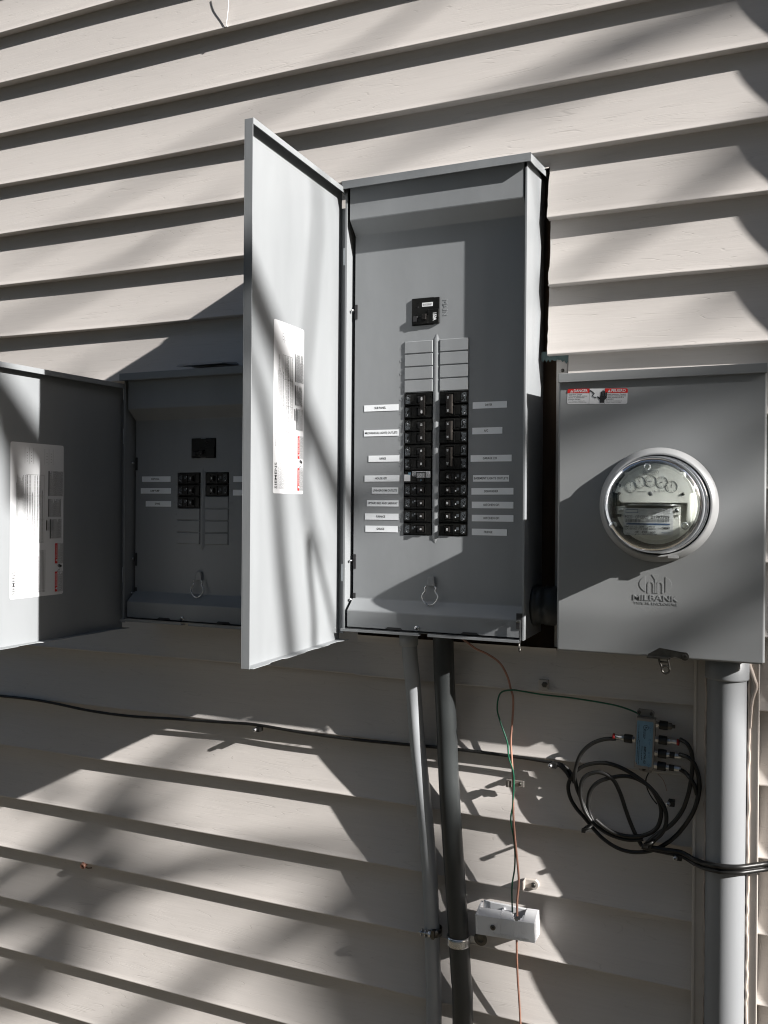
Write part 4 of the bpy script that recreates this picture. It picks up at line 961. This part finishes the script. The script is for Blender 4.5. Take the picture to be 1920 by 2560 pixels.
for u,v,r_ in ((-hw+.003,hh+.0065,.0034),(hw-.009,hh+.0065,.0030),(-hw+.016,-hh-.0045,.0030)):
    q=o0+ex*u+ez*v; m.screw((q.x,-.013,q.z),r_,'steel',h=.004)
m.build('screw',T)
m=MB(); f=lambda u,v,l=.0004: o0+ex*u+ez*v+Vector((0,-l,0))
m.add([f(-.0143,-.0335,.0003),f(-.0100,-.0395,.0003),(f(.0125,-.0395,.0003)),f(.0135,-.0385,.0003),f(.0135,.0385,.0003),f(.0125,.0400,.0003),f(-.0133,.0400,.0003),f(-.0143,.0390,.0003)],[tuple(range(8))],'bluelabel')
dn=-ez
m.text('BSPLIT41-03',.0052,f(.0010,-.0200,.0006),dn,ex,'ink',lift=0,width=.0300,bold=.02)
lines(m,-.005,.038,-.0115,-.0085,.0028,.0008,lambda u,v:f(v,-u,.0006),'ink',seed=2)
lines(m,-.033,.000,-.0128,-.0105,.0026,.0008,lambda u,v:f(v,-u,.0006),'ink',seed=3)
lines(m,.004,.030,-.0055,-.0035,.0020,.0009,lambda u,v:f(v,-u,.0006),'ink',seed=6)
lines(m,-.026,-.008,-.0035,.0005,.0020,.0010,lambda u,v:f(v,-u,.0006),'ink',seed=7)
q=f(.0012,.0290,.0005); dcirc(m,(q.x,q.y,q.z),.0046,.0006,'ink'); m.text('R',.0055,q,dn,ex,'ink',lift=.0003,bold=.02)
for v in (.030,.008,-.015,-.036):
    m.text('OUT',.0026,f(.0085,v-.006,.0006),dn,ex,'blue',lift=0)
    q=f(.0085,v,.0004); dcirc(m,(q.x,q.y,q.z),.0018,.0004,'blue',16)
m.build('label_plate',T)
def port(side,v,kind):
    P0=o0+ex*(side*hw)+ez*v+Y_*.012; d=ex*side; m=MB()
    m.lathe(P0,d,[(.001,0),(.0058,0),(.0058,.004),(.0048,.0045),(.0048,.008)],'zinc',6,False)
    m.lathe(P0+d*.006,d,[(.001,0),(.0075,0),(.0078,.001),(.0078,.0135),(.0070,.0145),(.001,.0145)],'coax',24)
    pr=m.build('port',T)
    m=MB()
    if kind=='cap': m.lathe(P0+d*.0205,d,[(.0062,0),(.0058,.006),(.0035,.0075),(.0030,.012),(.0001,.0122)],'steel',16)
    if kind=='red':
        m.lathe(P0+d*.0205,d,[(.0052,0),(.0056,.001),(.0056,.006),(.0048,.0065),(.0048,.0200)],'zinc',20); m.lathe(P0+d*.0365,d,[(.0050,0),(.0056,.0005),(.0056,.0042),(.003,.005)],'redband',20)
    if kind=='plain':
        m.lathe(P0+d*.0205,d,[(.0050,0),(.0052,.0052),(.0046,.0055)],'zinc',16); m.lathe(P0+d*.026,d,[(.0056,0),(.0056,.008),(.005,.0085)],'coax',20); m.lathe(P0+d*.0345,d,[(.0050,0),(.0053,.001),(.0053,.0105),(.0040,.012)],'zinc',20)
    m.build('connector',pr)
port(-1,.0020,'red'); port(1,.0345,'cap'); port(1,.0080,'red'); port(1,-.0160,'plain'); port(1,-.0385,'plain')

# ------------------------------------------------------------------ downspout at the corner (its edge shades the boards at right)
T=thing('downspout',(.37,-.03,-1.5),'beige downspout at the right of the meter, outside the picture','downspout')
m=MB(); m.profx([(0,0)]*0 or [(-.072,-1.45),(.0,-1.45),(.0,2.5),(-.072,2.5)],.330,.400,'gutter'); m.build('pipe',T,bevel=.008)

# ------------------------------------------------------------------ bare tree to the right; its twigs throw the soft shadows
TX,TY=8.3,-1.62
tr_=thing('bare_tree',(TX,TY,-1.5),'bare leafless tree standing beside the house, right of the picture','tree')
tb=MB(); tb.tube([(TX,TY,-1.5),(TX-.03,TY,-.3),(TX+.05,TY-.03,1.2),(TX-.04,TY,2.6),(TX+.06,TY-.03,4.4),(TX,TY,6.4)],(.13,.04),'bark',14); tb.build('trunk',tr_)
br=MB(); K=2.1
def cast(pts,t,r,plane='y',pv=.006,root=None):
    Pn=[]
    for a,b in pts:
        q=at(a,b,pv) if plane=='y' else atx(a,b,pv)
        Pn.append(q+SUN*(t*K))
    if root is not None: Pn=[Vector((TX,TY,root))]+Pn
    br.tube(Pn,(r[0]*RK,r[1]*RK),'bark',8,5)
RK=.78
cast([(2150,-130),(1950,-50),(1750,10),(1560,80),(1450,140),(1330,205),(1200,280),(1060,340),(930,400)],.72,(0.0338,0.0117),root=4.2)
cast([(1720,20),(1600,130),(1450,190),(1350,180)],.74,(.014,.010))
cast([(2150,240),(1980,340),(1780,450),(1620,560),(1500,640),(1400,690),(1300,760)],.70,(0.0260,0.0117),root=3.8)
cast([(2150,620),(1980,700),(1760,780),(1600,850)],.70,(.014,.006),root=3.6)
cast([(2150,900),(2000,1010),(1900,1085),(1800,1160),(1720,1230),(1650,1290)],.70,(.026,.016),pv=-.09,root=3.3)
cast([(2150,980),(1980,960),(1830,1000),(1700,1080)],.70,(.014,.008),pv=-.09)
cast([(2180,1330),(2000,1420),(1880,1480),(1780,1540),(1680,1600),(1590,1660)],.70,(0.0384,0.0264),pv=-.09,root=2.9)
cast([(1300,-200),(1000,60),(820,180),(700,250),(560,330),(430,400),(300,480),(180,560),(60,620)],.74,(.012,.007))
cast([(500,520),(380,620),(200,720),(60,790),(-60,830)],.75,(0.0135,0.0120))
cast([(700,1650),(560,1820),(430,1900),(330,1950),(230,2050),(120,2130),(0,2200),(-120,2280)],.70,(0.0174,0.0435))
cast([(1000,2100),(860,2120),(700,2130),(560,2150),(430,2170),(300,2230),(150,2340),(0,2440),(-100,2500)],.70,(0.0180,0.0450))
cast([(400,1980),(300,2080),(200,2180),(100,2250),(-60,2330)],.70,(0.0210,0.0510))
cast([(1000,2200),(900,2230),(820,2260),(700,2330),(560,2420),(400,2520),(200,2640)],.70,(0.0156,0.0260))
cast([(300,2140),(220,2240),(160,2380),(60,2500)],.68,(0.0390,0.0390))
cast([(560,620),(620,880),(650,980),(668,1060),(684,1160),(694,1280),(703,1400),(716,1520),(732,1680)],.58,(.014,.026),'x',-.766,root=4.)
cast([(820,380),(795,560),(778,760),(762,920),(755,1080),(760,1220),(778,1330),(800,1400)],.66,(.006,.020),'x',-.766,root=4.4)
cast([(800,1420),(785,1560),(790,1700)],.34,(.010,.012),'x',-.766,root=3.2)
cast([(-90,800),(-10,930),(20,1020),(45,1120),(60,1250)],.50,(.034,.034),'x',-1.305,root=4.)
cast([(1010,2125),(965,2250),(950,2400),(940,2700)],.70,(.050,.060))
br.build('limbs',tr_)

# ------------------------------------------------------------------ unseen roof overhang and evergreen rows, added to block sky light
m=MB(); m.box(-4.4,1.7,-.42,.02,2.62,2.66,'trim'); m.box(-4.4,1.7,-.445,-.42,2.58,2.80,'trim'); m.build('added_eave',wall)
H=thing('added_hedge',(0,-4.6,-1.5),'unseen evergreen rows behind the camera and at right, added to block sky light','added_hedge')
m=MB(); R=random.Random(21)
for i in range(17000):
    if i%4: x=R.uniform(-14,9.5); z=R.uniform(-1.5,6.2+.45*math.sin(x*1.3)); y=-4.6+R.gauss(0,.25)+.15*math.sin(x*2.1+z)
    else: y=R.uniform(-4.6,3); z=R.uniform(-1.5,2.3+.2*math.sin(y*2)); x=10+R.gauss(0,.25)+.15*math.sin(y*2.1+z)  # side row at right, added to cut the low sky light
    a=Vector((R.uniform(-1,1),R.uniform(-1,1),R.uniform(-1,1))).normalized(); b=a.orthogonal().normalized(); s_=R.uniform(.14,.24); c=Vector((x,y,z))
    m.add([c-a*s_,c+b*s_*.5,c+a*s_,c-b*s_*.5],[(0,1,2,3)],'leaf')
m.build('foliage',H)
m=MB(); 
for i in range(16): x=-13.5+i*1.5; m.tube([(x,-4.65,-1.5),(x+.1,-4.6,.5),(x,-4.6,4.8)],(.07,.03),'bark',8)
m.build('trunk',H)

# the boxes sit on the sheathing inside the cut-outs, 35 mm behind the face of the siding; final sizes and places
SZ=1.021
for o_,l_ in ((P1,(-.5697,.0345,-.2379)),(P2,(-1.1093,.0345,-.2501)),(B,(-.1603,.0345,-.2450)),(E_,(-.1598,-.0901,-.0740)),(nb,(-.3574,-.0165,-.1807))):
    o_.location=l_; o_.scale=(SZ,SZ,SZ)
